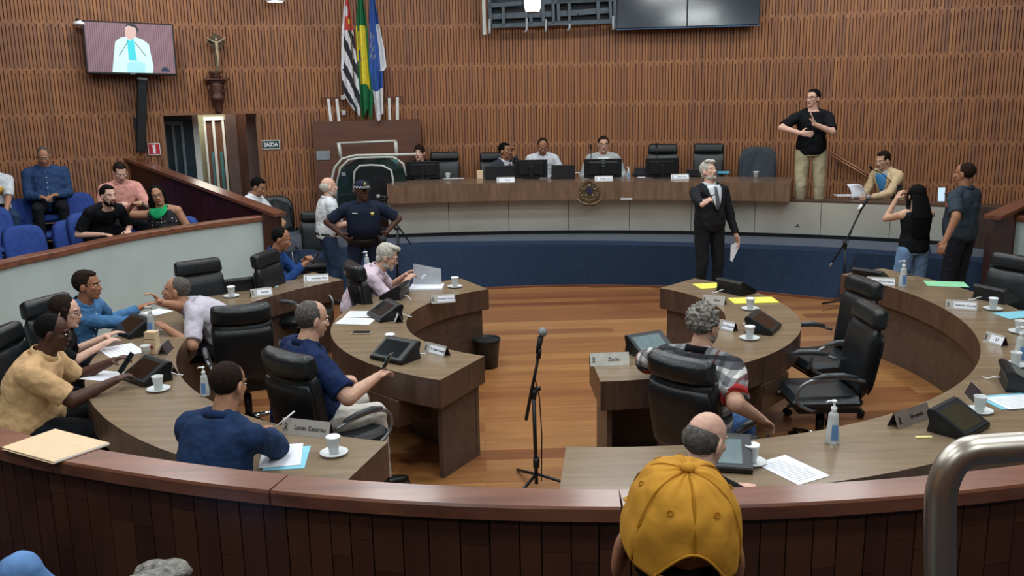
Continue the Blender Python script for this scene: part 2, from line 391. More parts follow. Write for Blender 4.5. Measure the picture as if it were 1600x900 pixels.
# ------------------------------------------------------------------ podium: carpeted riser, ledge, metal front
mb = MB(); bot = []; top = []; inn = []
for i in range(61):
    a = 168 - (168 - 14) * i / 60
    p = pol((.6, 6.29), 5.66, a, 0); bot.append(p)
STOP = [(-3.9, 10.9), (-3.0, 11.6), (-1.41, 12.1), (-.71, 12.16), (.88, 12.05), (2.02, 11.83), (3.71, 11.3), (4.64, 10.85), (5.5, 10.3), (6.2, 9.5)]
def cat(pts, n):
    P = [V((p[0], p[1], 0)) for p in pts]; P = [2 * P[0] - P[1]] + P + [2 * P[-1] - P[-2]]; out = []
    segs = len(P) - 3
    for k in range(n + 1):
        t = k / n * segs; i = min(int(t), segs - 1); f = t - i; a, b, c, d = P[i:i + 4]
        out.append(.5 * ((2 * b) + (c - a) * f + (2 * a - 5 * b + 4 * c - d) * f * f + (3 * b - a - 3 * c + d) * f ** 3))
    return out
tp = cat(STOP, 60)
bp = []
for p in tp:    # foot of the riser: the hall circle below each point of the top edge
    d = V((p.x - .6, p.y - 6.29, 0)); L = min(d.length - .03, 5.66 if abs(d.x) < 3.6 else d.length - .1); d.normalize(); bp.append(V((.6, 6.29, 0)) + d * L)
rows = []
for b, t in zip(bp, tp):
    o = V((t.x - PC[0], t.y - PC[1], 0)).normalized()
    rows.append([b, t + V((0, 0, .56)), t + o * .05 + V((0, 0, .61)), t + o * 3.2 + V((0, 0, .61)), t + o * 3.2])
mb.grid(rows, smooth=False); struct(mb.obj('floor_podium', M_carpet))
mb = MB(); mb.strip([(p.x, p.y, 0) for p in bp], [(-.012, 0), (-.012, .025), (-.0, .03), (0.02, 0)]); struct(mb.obj('baseboard_podium', M_redwood))
mb = MB(); mb.sector(PC, 10.95, 11.0, 45, 100, .61, .66, 70, 0); struct(mb.obj('baseboard_desk', M_black))
def arcdesk(name, a0, a1, r0, r1, z0, z1, m):
    mb = MB(); mb.sector(PC, r0, r1, a0, a1, z0, z1, 70, 0); return mb.obj(name, m)
def pang(u, v, z): p = px(u, v, z); return math.degrees(math.atan2(p.y - PC[1], p.x - PC[0]))
AL, AR = 98.6, pang(1240, 278, 1.37)
M_steel = mat('brushed_metal_front', '#c2c3b8', .32, metal=.4, noise_amt=.05, scale=1.2)
nt = M_steel.node_tree
AE = 58.2
t = root('podium_cladding', pol(PC, 10.95, 78, .66), 0, 'long curved brushed metal front of the raised podium under its wooden desk', 'podium cladding')
def sec(name, a0, a1, r0, r1, z0, z1, m, par, n=12):
    mb = MB(); c = par.location; mb.sector((PC[0] - c.x, PC[1] - c.y), r0, r1, a0, a1, z0 - c.z, z1 - c.z, n, 0); return mb.obj(name, m, par)
npan = 9
for k in range(npan):
    a0 = AL - (AL - AE) * k / npan; a1 = AL - (AL - AE) * (k + 1) / npan
    sec('metal_panel', a1 + .02, a0 - .02, 10.95, 10.99, .66, 1.09, M_steel, t)
sec('backing_board', AE, AL, 10.99, 11.04, .63, 1.07, M_black, t, 50)
sec('ledge', AE, AR, 10.95, 11.3, 1.09, 1.12, M_panel, t, 30)
M_pod = wood('podium_desk_wood', '#634c3a', '#7e6450', .3, 'Z', 8, 2.0)
M_podt = wood('podium_desk_top', '#5b4a3e', '#705c4c', .25, 'X', 8, 1.6)
t = root('podium_desk', pol(PC, 10.8, 85, .61), 0, 'long curved wooden desk on the podium carrying monitors and a coat of arms', 'desk')
mb = MB(); c = t.location; mb.sector((PC[0] - c.x, PC[1] - c.y), 10.72, 11.5, AR, AL, 1.12 - c.z, 1.37 - c.z, 80, 0, 1); mb.obj('desk_top', [M_pod, M_podt], t)
mb = MB(); mb.sector((PC[0] - c.x, PC[1] - c.y), 11.3, 11.36, AR, AL, 0.0, .5, 80, 0); mb.obj('modesty_panel', M_pod, t)
# dark end panel of the podium at the right, behind the two people filming
mb = MB(); e0 = pol(PC, 10.95, AE, 0); e1 = V((6.15, 10.35, 0)); e0b = e0 + V((.05, -.02, 0))
mb.add([(e0.x, e0.y, .61), (e1.x, e1.y - .1, .61), (e1.x, e1.y - .1, 1.16), (e0.x, e0.y, 1.12), (e0.x + .1, e0.y + .4, .61), (e1.x + .1, e1.y + .3, .61), (e1.x + .1, e1.y + .3, 1.16), (e0.x + .1, e0.y + .4, 1.12)],
       [(0, 1, 2, 3), (5, 4, 7, 6), (3, 2, 6, 7), (1, 5, 6, 2), (0, 3, 7, 4)]); struct(mb.obj('wall_podium_end', wood('podium_end_wood', '#33251d', '#43332a', .45, 'Z', 6, 1.5)))

# ------------------------------------------------------------------ public gallery barrier round the well
near = [pol((.61, 9.1), 6.0, a) for a in (241, 248, 256, 264, 272, 280, 288, 296)]
BIN = cat([(-3.02, 11.22), (-3.73, 10.42), (-4.18, 9.7), (-4.46, 8.83), (-4.7, 8.1), (-4.72, 6.9), (-4.3, 5.75), (-3.35, 4.62)] + [(p.x, p.y) for p in near] + [(4.7, 4.95), (5.55, 6.1), (5.95, 7.4), (6.0, 8.7), (5.85, 9.6), (5.6, 10.2)], 150)
# travelling from the left end towards us and round to the right: outside is to the right of travel
cum = [0]
for a, b in zip(BIN, BIN[1:]): cum.append(cum[-1] + (b - a).length)
def at_s(s):
    for i in range(len(BIN) - 1):
        if cum[i + 1] >= s: f = (s - cum[i]) / (cum[i + 1] - cum[i]); return BIN[i].lerp(BIN[i + 1], f)
    return BIN[-1]
bp3 = [(p.x, p.y, 0) for p in BIN]
mb = MB(); mb.strip(bp3, [(-.03, 0), (-.03, 1.09), (-.06, 1.09), (-.06, 0)]); struct(mb.obj('wall_well', M_white_wall))
# gallery side: upright dark boards
mb = MB(); rn = random.Random(5); s = 0; tot = cum[-1]
while s < tot:
    w_ = rn.uniform(.075, .12); s1 = min(s + w_ - .003, tot); a, b = at_s(s), at_s(s1); d = (b - a)
    if d.length > 1e-4:
        d.normalize(); nn = V((d.y, -d.x, 0)); cuts = [0, rn.uniform(.35, .75), rn.uniform(.8, 1.06), 1.09]
        for q0, q1 in zip(cuts, cuts[1:]):
            o = .115 + rn.uniform(0, .0015); P = [a + nn * .07, b + nn * .07, b + nn * o, a + nn * o]
            P = [p + V((0, 0, q0 + .001)) for p in P] + [p + V((0, 0, q1 - .001)) for p in P]
            mb.add(P, [(0, 3, 2, 1), (4, 5, 6, 7), (3, 7, 6, 2), (0, 4, 7, 3), (1, 2, 6, 5)], 0, False, rn.uniform(.02, 1))
    s += w_
struct(mb.obj('wall_gallery_front', M_front))
# cap board in lengths with a visible joint
joints = []
def near_s(u, v):
    q = px(u, v, 1.15); return min(range(len(BIN)), key=lambda i: (BIN[i] - V((q.x, q.y, 0))).length)
j1 = cum[near_s(460, 745)]; j2 = cum[near_s(970, 770)]
rngs = [(0, 5.2), (5.2, j1 - 1.9), (j1 - 1.9, j1), (j1, j2), (j2, j2 + 2.2), (j2 + 2.2, tot)]
for k, (q0, q1) in enumerate(rngs):
    n = max(6, int((q1 - q0) / .08)); path = [at_s(q0 + .0025 + (q1 - q0 - .005) * i / n) for i in range(n + 1)]
    mb = MB(); mb.strip([(p.x, p.y, 0) for p in path], [(0.0, 1.092), (0.0, 1.14), (-.006, 1.15), (-.149, 1.15), (-.155, 1.14), (-.155, 1.092)])
    struct(mb.obj('trim_%d' % (k + 3), M_rail))
# end faces and post of the left barrier
p0, p1 = BIN[0], BIN[1]; d = (p0 - p1).normalized(); nn = V((-d.y, d.x, 0)) * -1
# end partitions of the stepped galleries, with sloping hand rails
def partition(tag_n, P0, E, postw, za=1.16):
    P0, E = V(P0), V(E); d = (E - P0); d.z = 0; L = d.length; d.normalize(); n = V((-d.y, d.x, 0))
    mb = MB(); rows = []
    for q in (0, L):
        z = (za + (E.z - za) * q / L) - .04; c = V((P0.x, P0.y, 0)) + d * q
        rows.append([c + n * .05, c + n * .05 + V((0, 0, z)), c - n * .05 + V((0, 0, z)), c - n * .05])
    mb.grid(rows, closed_u=True, smooth=False, caps=True)
    mb.box((P0.x, P0.y, (za - .04) / 2), (postw, .16, za - .04), None)
    struct(mb.obj('wall_gallery_%s' % tag_n, M_parti))
    mb = MB(); rows = []
    for q in (-.16, L + .05):
        z = za + (E.z - za) * q / L; c = V((P0.x, P0.y, z)) + d * q
        rows.append([c + n * .1 + V((0, 0, -.04)), c + n * .1, c - n * .1, c - n * .1 + V((0, 0, -.04))])
    mb.grid(rows, closed_u=True, smooth=False, caps=True)
    struct(mb.obj('trim_rail_%s' % tag_n, M_redwood))
E_l = pxc(206, 247, WC[0], WC[1], WR); P_l = px(424, 330, 1.2)
partition('left', (P_l.x, P_l.y, 0), E_l, .2, 1.22)
P_r = px(1564, 331, 1.2)
partition('right', (P_r.x, P_r.y, 0), (P_r.x + 2.5, P_r.y + 1.5, 1.75), .22, 1.2)
# stepped gallery floor
mb = MB()
for o0, o1, z in ((-.12, -.95, .30), (-.95, -1.7, .50), (-1.7, -2.6, .68), (-2.6, -4.4, .86)):
    mb.strip([(p.x, p.y, 0) for p in BIN], [(o0, 0), (o0, z), (o1, z), (o1, 0)])
struct(mb.obj('floor_gallery', M_gfloor))

# ------------------------------------------------------------------ ceiling luminaires (they also light the room)
M_lamp = mat('lamp_diffuser', (.95, .98, 1.0, 1), .4, emit=2.2, noise_amt=0)
M_lframe = mat('lamp_frame', '#c9ccca', .4)
LP = [(x, y) for y in (4.0, 6.6, 9.2, 11.6) for x in (-4.6, -1.6, 1.4, 4.4)] + [(-2.2, 1.3), (1.8, 1.3), (-2.2, -1.6), (1.8, -1.6)]  # last pair, behind the camera, added to brighten handrail and gallery front
for i, (x, y) in enumerate(LP):
    t = root('ceiling_light', (x, y, CEIL), 0, 'unseen square white recessed light panel in the chamber ceiling', 'ceiling light', 'ceiling light panels')
    mb = MB(); mb.box((0, 0, -.03), (1.1, .66, .05)); mb.obj('frame', M_lframe, t)
    mb = MB(); mb.box((0, 0, -.06), (1.0, .56, .012)); mb.obj('diffuser', M_lamp, t)
    ld = bpy.data.lights.new('lamp', 'AREA'); ld.shape = 'RECTANGLE'; ld.size = 1.0; ld.size_y = .56; ld.energy = LAMP_POWER; ld.color = LAMP_COLOR
    lo = bpy.data.objects.new('lamp', ld); COL.objects.link(lo); lo.parent = t; lo.location = (0, 0, -.075)

# ------------------------------------------------------------------ desks of the well
def desk(name, label, c, r0, r1, a0, a1, panel_r, pa0=None, pa1=None, drawers=()):
    am = (a0 + a1) / 2; base = pol(c, (r0 + r1) / 2, am, 0)
    t = root(name, base, 0, label, 'desk'); cc = (c[0] - base.x, c[1] - base.y)
    n = int(abs(a1 - a0) / 3)
    mb = MB(); mb.sector(cc, r0, r1, a0, a1, .55, .75, n, 0, 1); mb.obj('desk_top', [M_fascia, M_desk], t)
    mb = MB(); mb.sector(cc, panel_r - .02, panel_r + .02, a0 + 2 if pa0 is None else pa0, a1 - 2 if pa1 is None else pa1, 0, .55, n, 0)
    for a in ((a0 + 2.4), (a1 - 2.4)):
        q0, q1 = pol(cc, panel_r + .02, a), pol(cc, r1 - .1 if panel_r < (r0 + r1) / 2 else r0 + .1, a); m = (q0 + q1) / 2
        mb.box((m.x, m.y, .275), ((q1 - q0).length, .035, .55), Matrix.Rotation(R(a), 3, 'Z'))
    mb.obj('modesty_panel', M_panel, t)
    for a in drawers:
        p = pol(cc, r1 - .148, a, .445); rot = Matrix.Rotation(R(a), 3, 'Z')
        mb = MB(); mb.box(p, (.30, .42, .2), rot, bev=.004); dd = mb.obj('drawer', M_fascia, t)
        mb = MB(); q = p + rot @ V((.16, 0, 0)); mb.lathe([(.008, 0), (.008, .012), (.017, .016), (.017, .026), (.006, .03)], q, 14, 0, rot @ Matrix.Rotation(R(90), 3, 'Y')); mb.obj('knob', M_bronze, dd)
    return t
IL = ((.38, 7.33), 1.27, 1.88); IR = ((.50, 7.45), 1.29, 1.88); OL = ((0.0, 7.1), 2.59, 3.18); ORR = ((.64, 7.48), 3.01, 3.60)
desk('curved_desk', 'inner left curved desk with papers, phone and desk terminals, beside the man in navy', IL[0], IL[1], IL[2], 118.5, 242.5, 1.33, 121, 241, (225, 165))
desk('curved_desk', 'inner right curved desk with yellow papers, beside the man in the plaid shirt', IR[0], IR[1], IR[2], -88, 45, 1.37, -86, 43, (-42, 15))
desk('curved_desk', 'outer left curved desk where four men and a woman sit over papers', OL[0], OL[1], OL[2], 132, 254.5, 2.68, 134, 252, (165, 225))
desk('curved_desk', 'outer right curved desk with hand gel bottles, cups and green paper', ORR[0], ORR[1], ORR[2], -97, 27, 3.1, -95, 25, (-30, 10))

# ------------------------------------------------------------------ blue auditorium seats
M_blue = mat('blue_seat_fabric', '#25428a', .8, noise_amt=.1, scale=30, bump=.2, bscale=300)
M_blued = mat('blue_seat_shell', '#1b3474', .6, noise_amt=.08)
M_plyw = mat('seat_plywood', '#a8814f', .5)
def blue_seat():
    t = root('auditorium_seat', (0, 0, 0))
    prof = lambda dy, gr: [[V((math.copysign(abs(math.cos(a)) ** .55, math.cos(a)) * (.245 + gr) , dy, .58 + math.copysign(abs(math.sin(a)) ** .6, math.sin(a)) * (.29 + gr))) for a in [2 * math.pi * k / 28 for k in range(28)]]]
    tilt = Matrix.Rotation(R(12), 3, 'X')
    def shell(ys, name, m, par):
        rows = []
        for y, g in ys:
            row = prof(0, g)[0]; out = []
            for p in row:
                q = V((p.x, p.y + .05 * (p.x / .25) ** 2 + y, p.z)) - V((0, 0, .40)); q = tilt @ q + V((0, -.22, .40)); out.append(q)
            rows.append(out)
        mb = MB(); mb.grid(rows, closed_u=True, caps=True); return mb.obj(name, m, par)
    shell([(-.075, -.05), (-.07, -.02), (-.045, 0), (-.02, -.002)], 'back_shell', M_blued, t)
    shell([(-.019, -.004), (.02, -.006), (.045, -.03), (.055, -.07)], 'back_cushion', M_blue, t)
    mb = MB(); mb.box((0, .05, .39), (.47, .46, .09), None, bev=.035); mb.obj('seat_cushion', M_blue, t)
    mb = MB(); mb.box((0, .04, .335), (.44, .4, .02)); mb.obj('seat_pan', M_plyw, t)
    for sx in (-1, 1):
        mb = MB(); mb.box((sx * .2, -.02, .16), (.03, .07, .33)); mb.box((sx * .2, -.02, .01), (.05, .24, .02)); mb.obj('leg', M_black, t)
    return t
seat0 = blue_seat(); first = [seat0]
def put_seat(u, v, ztop, floor, face, label):
    """u, v: pixel of the middle of the back's top edge"""
    p = px(u, v, floor + .90); rz = R(face - 90)
    off = Matrix.Rotation(rz, 3, 'Z') @ V((0, -.33, 0)); loc = (p.x - off.x, p.y - off.y, floor)
    if first: s = first.pop(); s.location = loc; s.rotation_euler = (0, 0, rz); tag(s, label, 'seat', 'blue auditorium seats in the side gallery'); return s
    return dup(seat0, loc, rz, label)
tag(seat0, 'x', 'seat', 'blue auditorium seats in the side gallery')
for u, v, fl, face, lab in [
    (38, 304, .50, -42, 'blue gallery seat in front of the man in the blue shirt, at his right'),
    (113, 296, .50, -42, 'blue gallery seat between the blue shirted man and the bearded man, upper one'),
    (30, 346, .30, -45, 'blue gallery seat nearest the barrier at the left end of the front row'),
    (107, 337, .30, -45, 'blue gallery seat of the front row beside the bearded man'),
    (192, 327, .30, -45, 'blue gallery seat between the bearded man and the woman with the green scarf'),
    (-22, 318, .50, -42, 'blue gallery seat cut by the left picture edge, second row'),
    (-45, 360, .30, -45, 'blue gallery seat cut by the left picture edge, front row'),
]:
    put_seat(u, v, 0, fl, face, lab)
# ------------------------------------------------------------------ people
M_eye = mat('eye_white', '#d9d6cf', .25, noise_amt=.01); M_iris = mat('iris', '#1c1411', .2)
def skin(n, c): return mat('skin_' + n, c, .52, noise_amt=.05, scale=30, spec=.4)
SK_L = skin('light', '#c39a83'); SK_M = skin('medium', '#a87b60'); SK_D = skin('dark', '#4b3025'); SK_P = skin('pale', '#cfa692'); SK_T = skin('tan', '#96684d')
LIP = mat('lips', '#8d5448', .5); LIPD = mat('lips_dark', '#4a2620', .5)
H_BLK = mat('hair_black', '#0b0a0a', .8, spec=.15, noise_amt=.25, scale=80, bump=.5, bscale=220); H_BRN = mat('hair_brown', '#231813', .8, spec=.15, noise_amt=.25, scale=80, bump=.5, bscale=220)
H_GRY = mat('hair_grey', '#8f8b84', .6, noise_amt=.22, scale=60, bump=.6, bscale=200); H_DGR = mat('hair_dark_grey', '#4d4842', .6, noise_amt=.3, scale=60, bump=.6, bscale=200)
H_WHT = mat('hair_white', '#b7b3a8', .6, noise_amt=.2, scale=60, bump=.6, bscale=200); H_CURL = mat('hair_curly_grey', '#77736c', .6, noise_amt=.4, scale=45, bump=.9, bscale=120)
def cloth(n, c, **k): return mat('cloth_' + n, c, k.pop('rough', .85), noise_amt=k.pop('noise_amt', .05), scale=12, bump=.55, bscale=14, spec=.2, **k)
CLOUD = bpy.data.textures.new('folds', 'CLOUDS'); CLOUD.noise_scale = .09; CLOUD.noise_depth = 2
CLOUDH = bpy.data.textures.new('strands', 'CLOUDS'); CLOUDH.noise_scale = .022; CLOUDH.noise_depth = 1
def displace(o, tex, st):
    m = o.modifiers.new('folds', 'DISPLACE'); m.texture = tex; m.strength = st; m.mid_level = .5; m.texture_coords = 'LOCAL'
SECT = [(-.12, .150, .105), (0.0, .172, .120), (.15, .168, .120), (.35, .150, .112), (.6, .168, .120), (.78, .176, .108), (.88, .150, .092), (.95, .095, .075), (1.0, .062, .060)]
def lerp(a, b, t): return a + (b - a) * t
def person(label, head, face=90, floor=0.0, pose='sit', k=1.0, fat=0.0, lean=6, side=0, twist=0, hyaw=0, hpit=0, hrol=0, hands=None, elbows=None, hdir=None, curl=.5,
           skin=SK_M, hair=('short', H_BLK), top=None, sleeve='short', legs=None, shoes=None, seat=.46, feet=None, knees=None, extra=(), vox=.0065, thigh=1.0, palm=None, grp=None, collar=True, tv=.008, handc=None):
    M_top, M_leg = top, legs or cloth('dark_trousers', '#15171c')
    S = pose == 'sit'
    P = V((0, 0, (floor and 0) + (seat + .10 if S else .93 * k)))
    ln = Matrix.Rotation(R(side), 3, 'Y') @ Matrix.Rotation(-R(lean), 3, 'X')
    ln2 = Matrix.Rotation(R(side * 1.1), 3, 'Y') @ Matrix.Rotation(-R(lean * 1.5), 3, 'X')
    Lb = .5 * k
    A1 = P + ln @ V((0, 0, Lb * .5)); N = A1 + ln2 @ V((0, 0, Lb * .5))
    tw = Matrix.Rotation(R(twist), 3, 'Z')
    def frame(t):
        if t < .5: c = P.lerp(A1, t * 2)
        else: c = A1.lerp(N, t * 2 - 1)
        m = Matrix.Identity(3); f = min(1, max(0, t)); M = Matrix.Rotation(R(side * (1 + .1 * f)), 3, 'Y') @ Matrix.Rotation(-R(lean * (.9 + .6 * f)), 3, 'X') @ Matrix.Rotation(R(twist * f), 3, 'Z')
        # round the kink a little
        b = 4 * (1 - abs(2 * f - 1)) * .006 * (lean / 20); c = c - (M @ V((0, 1, 0))) * b
        return c, M
    def dims(t):
        for (a, b) in zip(SECT, SECT[1:]):
            if t <= b[0]:
                f = (t - a[0]) / (b[0] - a[0]); f = max(0, f); rx, ry = lerp(a[1], b[1], f), lerp(a[2], b[2], f); break
        else: rx, ry = SECT[-1][1:]
        bel = math.exp(-((t - .25) / .3) ** 2)
        return rx * k * (1 + fat * .28 * (1 if t < .8 else .5) * (t < .93)), ry * k * (1 + fat * (.15 + .55 * bel) * (t < .93))
    def surf(t, ang, off=0.0):
        """point on the torso: ang 0 = front, 90 = person's left, 180 = back"""
        c, M = frame(t); rx, ry = dims(t); bel = math.exp(-((t - .25) / .3) ** 2); yo = .045 * fat * bel
        return c + M @ V((-math.sin(R(ang)) * (rx + off), math.cos(R(ang)) * (ry + off) + yo, 0))
    def torso(mb, off, t0=-.12, t1=1.0, n=20):
        rows = []
        T = [t0 + (t1 - t0) * i / 16 for i in range(17)]
        for t in T: rows.append([surf(t, 360 * j / n, off) for j in range(n)])
        mb.grid(rows, closed_u=True, caps=True)
    cS, MS = frame(.80)
    sh = {s: cS + MS @ V((s * (.180 + .03 * fat) * k, 0, 0)) for s in (-1, 1)}
    cT, MT = frame(.94)
    tr_ = {s: cT + MT @ V((s * .055 * k, -.01, -.012)) for s in (-1, 1)}
    # head
    HR = Matrix.Rotation(R(hyaw), 3, 'Z') @ Matrix.Rotation(-R(hpit), 3, 'X') @ Matrix.Rotation(R(hrol), 3, 'Y')
    dirn = ((ln2 @ V((0, 0, 1))) + (HR @ V((0, 0, 1)))).normalized()
    hk = .97 + .03 * k
    Hc = N + dirn * .118 * k + (HR @ V((0, .022, 0)))
    rz = R(face - 90); RZ = Matrix.Rotation(rz, 3, 'Z')
    zoff = floor
    if len(head) == 2: hp = px(head[0], head[1], Hc.z + zoff)
    elif head[0] == 'D': hp = pxd(head[1], head[2], head[3]); zoff = hp.z - Hc.z
    else: hp = V((head[0], head[1], 0))
    o2 = RZ @ V((Hc.x, Hc.y, 0)); org = V((hp.x - o2.x, hp.y - o2.y, zoff))
    inv = RZ.transposed()
    def loc(p, s=1):
        """('px', u, v, z) -> local point"""
        if p[0] == 'px': q = px(p[1], p[2], p[3]); return inv @ (q - org)
        if p[0] == 'pd': q = pxd(p[1], p[2], p[3]); return inv @ (q - org)
        return V(p)
    t = root('person', org, rz, label, 'person', grp)
    ua, fa = .285 * k, .255 * k
    def ik(a, b, l1, l2, pole):
        d = b - a; L = d.length
        if L > (l1 + l2) * .995: b = a + d * ((l1 + l2) * .995 / L); d = b - a; L = d.length
        x = (l1 * l1 - l2 * l2 + L * L) / (2 * L); hgt = math.sqrt(max(l1 * l1 - x * x, 0)); dn = d.normalized()
        pp = pole - dn * pole.dot(dn)
        if pp.length < 1e-5: pp = dn.orthogonal()
        return a + dn * x + pp.normalized() * hgt, b
    dh = {-1: (-.2, .34, .66), 1: (.2, .34, .66)} if S else {-1: (-.25, .05, .86 * k), 1: (.25, .05, .86 * k)}
    if hands: dh = {-1: hands[0], 1: hands[1]}
    el, wr = {}, {}
    for s in (-1, 1):
        pole = V((s * .5, -.35, -.75)) if not elbows or elbows[(s + 1) // 2] is None else V(elbows[(s + 1) // 2])
        tgt = loc(dh[s]) if dh[s] is not None else V((s * .2, .3, .66))
        el[s], wr[s] = ik(sh[s], tgt, ua, fa, pole)
    kn, an, hip, ft = {}, {}, {}, {}
    for s in (-1, 1):
        hip[s] = P + V((s * .095 * k, 0, -.02))
        if feet and feet[(s + 1) // 2] is not None: f = V(feet[(s + 1) // 2])
        else: f = V((s * .14, .46 * k, .085)) if S else V((s * .13, .01 * s, .085))
        pole = V((s * .12, 1, .35)) if not knees or knees[(s + 1) // 2] is None else V(knees[(s + 1) // 2])
        kn[s], an[s] = ik(hip[s], f, (.44 if S else .420) * k, (.44 if S else .412) * k, pole)
    # ---------- body, one continuous surface
    mb = MB(); fk = 1 + fat * .25
    torso(mb, -.012)
    def hx(p): return Hc + HR @ (V(p) * hk)
    mb.cap(N - dirn * .05, Hc - dirn * .03, .060 * k * (1 + .15 * fat), .056)
    def hell(c, r): mb.ell(hx(c), [q * hk for q in r], HR)
    cw = 1 + .12 * fat
    hell((0, -.012, .030), (.073, .092, .088)); hell((0, .018, -.030), (.060 * cw, .070, .078)); hell((0, .030, -.072), (.046 * cw, .052, .042 * (1 + .1 * fat)))
    hell((0, .070, -.094), (.020, .016, .016)); hell((0, .074, .030), (.050, .012, .012)); mb.cap(hx((0, .084, .014)), hx((0, .102, -.022)), .007, .010)
    hell((-.012, .096, -.026), (.010, .012, .009)); hell((.012, .096, -.026), (.010, .012, .009)); hell((-.036, .060, -.012), (.022, .020, .020)); hell((.036, .060, -.012), (.022, .020, .020))
    hell((0, .084, -.056), (.024, .010, .013))
    es = 1.25 if 'bigears' in extra else 1
    for s in (-1, 1): mb.ell(hx((s * (.077 + (.012 if es > 1 else 0)), -.008, -.008 - (.02 if es > 1 else 0))), (.010 * es, .022 * es, .034 * es), HR @ Matrix.Rotation(R(s * 22), 3, 'Z') @ Matrix.Rotation(R(-10), 3, 'X'))
    for s in (-1, 1):
        mb.cap(tr_[s], sh[s], .045 * k, .052 * k * fk); mb.cap(cS + MS @ V((s * .08 * k, 0, 0)), sh[s], .07 * k, .054 * k * fk); mb.cap(sh[s], el[s], .050 * k * fk, .040 * k * fk); mb.cap(el[s], wr[s], .041 * k * fk, .027 * k)
        mb.cap(hip[s], kn[s], .078 * k * fk, .056 * k); mb.cap(kn[s], an[s], .054 * k, .037 * k)
        # hand
        fd = (wr[s] - el[s]).normalized()
        if hdir and hdir[(s + 1) // 2] is not None: fd = V(hdir[(s + 1) // 2]).normalized()
        pn = V((0, 0, -1)) if S or True else V((-s, 0, 0))
        if not S: pn = V((-s, 0, 0))
        if palm and palm[(s + 1) // 2] is not None: pn = V(palm[(s + 1) // 2])
        pn = pn - fd * pn.dot(fd)
        if pn.length < .1: pn = V((-s, 0, 0)) - fd * fd.x * -s
        pn.normalize(); sd = fd.cross(pn) * s   # towards the thumb side or away
        sd = -sd if sd.dot(V((-s, 0, 0))) < 0 and abs(pn.z) > .5 else sd
        th_side = sd
        Rm = Matrix((th_side, fd, pn)).transposed()
        pc = wr[s] + fd * .05
        mb.cap(wr[s], wr[s] + fd * .03, .026, .026)
        mb.ell(pc, (.040, .052, .016), Rm); mb.ell(wr[s] + fd * .075, (.041, .022, .014), Rm)
        cu = curl if not isinstance(curl, (list, tuple)) else curl[(s + 1) // 2]
        for j, (ox, ll) in enumerate(((.031, .066), (.0105, .076), (-.0105, .071), (-.031, .056))):
            a = wr[s] + fd * .09 + th_side * ox; ang = cu * .6 + .05 * j; d1 = (fd * math.cos(ang) + pn * math.sin(ang) + th_side * ox * 1.5).normalized()
            b = a + d1 * ll * .5; ang2 = cu * 1.6 + .05 * j; d2 = (fd * math.cos(ang2) + pn * math.sin(ang2) + th_side * ox).normalized(); c = b + d2 * ll * .32
            ang3 = cu * 2.3; d3 = (fd * math.cos(ang3) + pn * math.sin(ang3)).normalized(); e = c + d3 * ll * .25
            mb.cap(a, b, .0088, .0082, 8); mb.cap(b, c, .0082, .0076, 8); mb.cap(c, e, .0076, .0068, 8)
        a = wr[s] + fd * .03 + th_side * .034; b = a + (fd * .6 + th_side * .8 + pn * .4).normalized() * .036; c = b + (fd * .9 + th_side * .3 + pn * .5).normalized() * .028
        mb.cap(wr[s] + fd * .02 + th_side * .015, a, .014, .013, 8); mb.cap(a, b, .0115, .0105, 8); mb.cap(b, c, .0105, .009, 8)
        if handc is not None: handc[s] = RZ @ (wr[s] + fd * .08 + pn * .03) + org
        # foot
        fw = V((kn[s].x - an[s].x, kn[s].y - an[s].y, 0)) if S else V((s * .15, 1, 0))
        fw = V((s * .12, 1, 0)).normalized()
        mb.cap(an[s], an[s] + V((0, 0, -.03)), .036, .036); mb.cap(an[s] + V((0, 0, -.04)), an[s] + fw * .13 + V((0, 0, -.055)), .036, .026)
    body = mb.obj('body', skin, t); smooth_mods(body, vox, 2)
    # ---------- face details
    for s in (-1, 1):
        mb = MB(); mb.ell(hx((s * .031, .0775, .010)), (.0125, .0075, .0052), HR, 10, 6); e = mb.obj('eye', M_eye, t)
        mb = MB(); mb.ell(hx((s * .031, .0855, .010)), (.0048, .0025, .0048), HR, 8, 6); mb.obj('iris', M_iris, e)
        mb = MB(); mb.tube([hx((s * .050, .068, .030)), hx((s * .035, .084, .036)), hx((s * .016, .088, .031))], [.0016, .0030, .0022], 6); mb.obj('eyebrow', hair[1] if hair[0] != 'cap' else H_BRN, t)
    mb = MB(); mb.ell(hx((0, .090, -.052)), (.022, .007, .0045), HR, 10, 6); mb.ell(hx((0, .089, -.061)), (.019, .008, .0055), HR, 10, 6); mb.obj('lips', LIPD if skin is SK_D else LIP, t)
    # ---------- hair
    kind, hm = hair[0], hair[1]
    mb = MB()
    if kind == 'short': mb.ell(hx((0, -.032, .034)), (.082 * hk, .098 * hk, .094 * hk), HR, 24, 16); mb.ell(hx((0, .008, .092)), (.055, .055, .030), HR)
    elif kind == 'thin': mb.ell(hx((0, -.034, .026)), (.081 * hk, .094 * hk, .093 * hk), HR, 24, 16)
    elif kind == 'buzz': mb.ell(hx((0, -.029, .036)), (.0775 * hk, .093 * hk, .0880 * hk), HR, 24, 16)
    elif kind == 'bald': mb.ell(hx((0, -.036, .004)), (.0795 * hk, .086 * hk, .070 * hk), HR, 24, 16)
    elif kind == 'undercap': mb.ell(hx((0, -.020, -.004)), (.0765 * hk, .090 * hk, .066 * hk), HR, 24, 16)
    elif kind == 'curly':
        mb.ell(hx((0, -.032, .042)), (.086 * hk, .100 * hk, .096 * hk), HR, 24, 16)
        rr = random.Random(4)
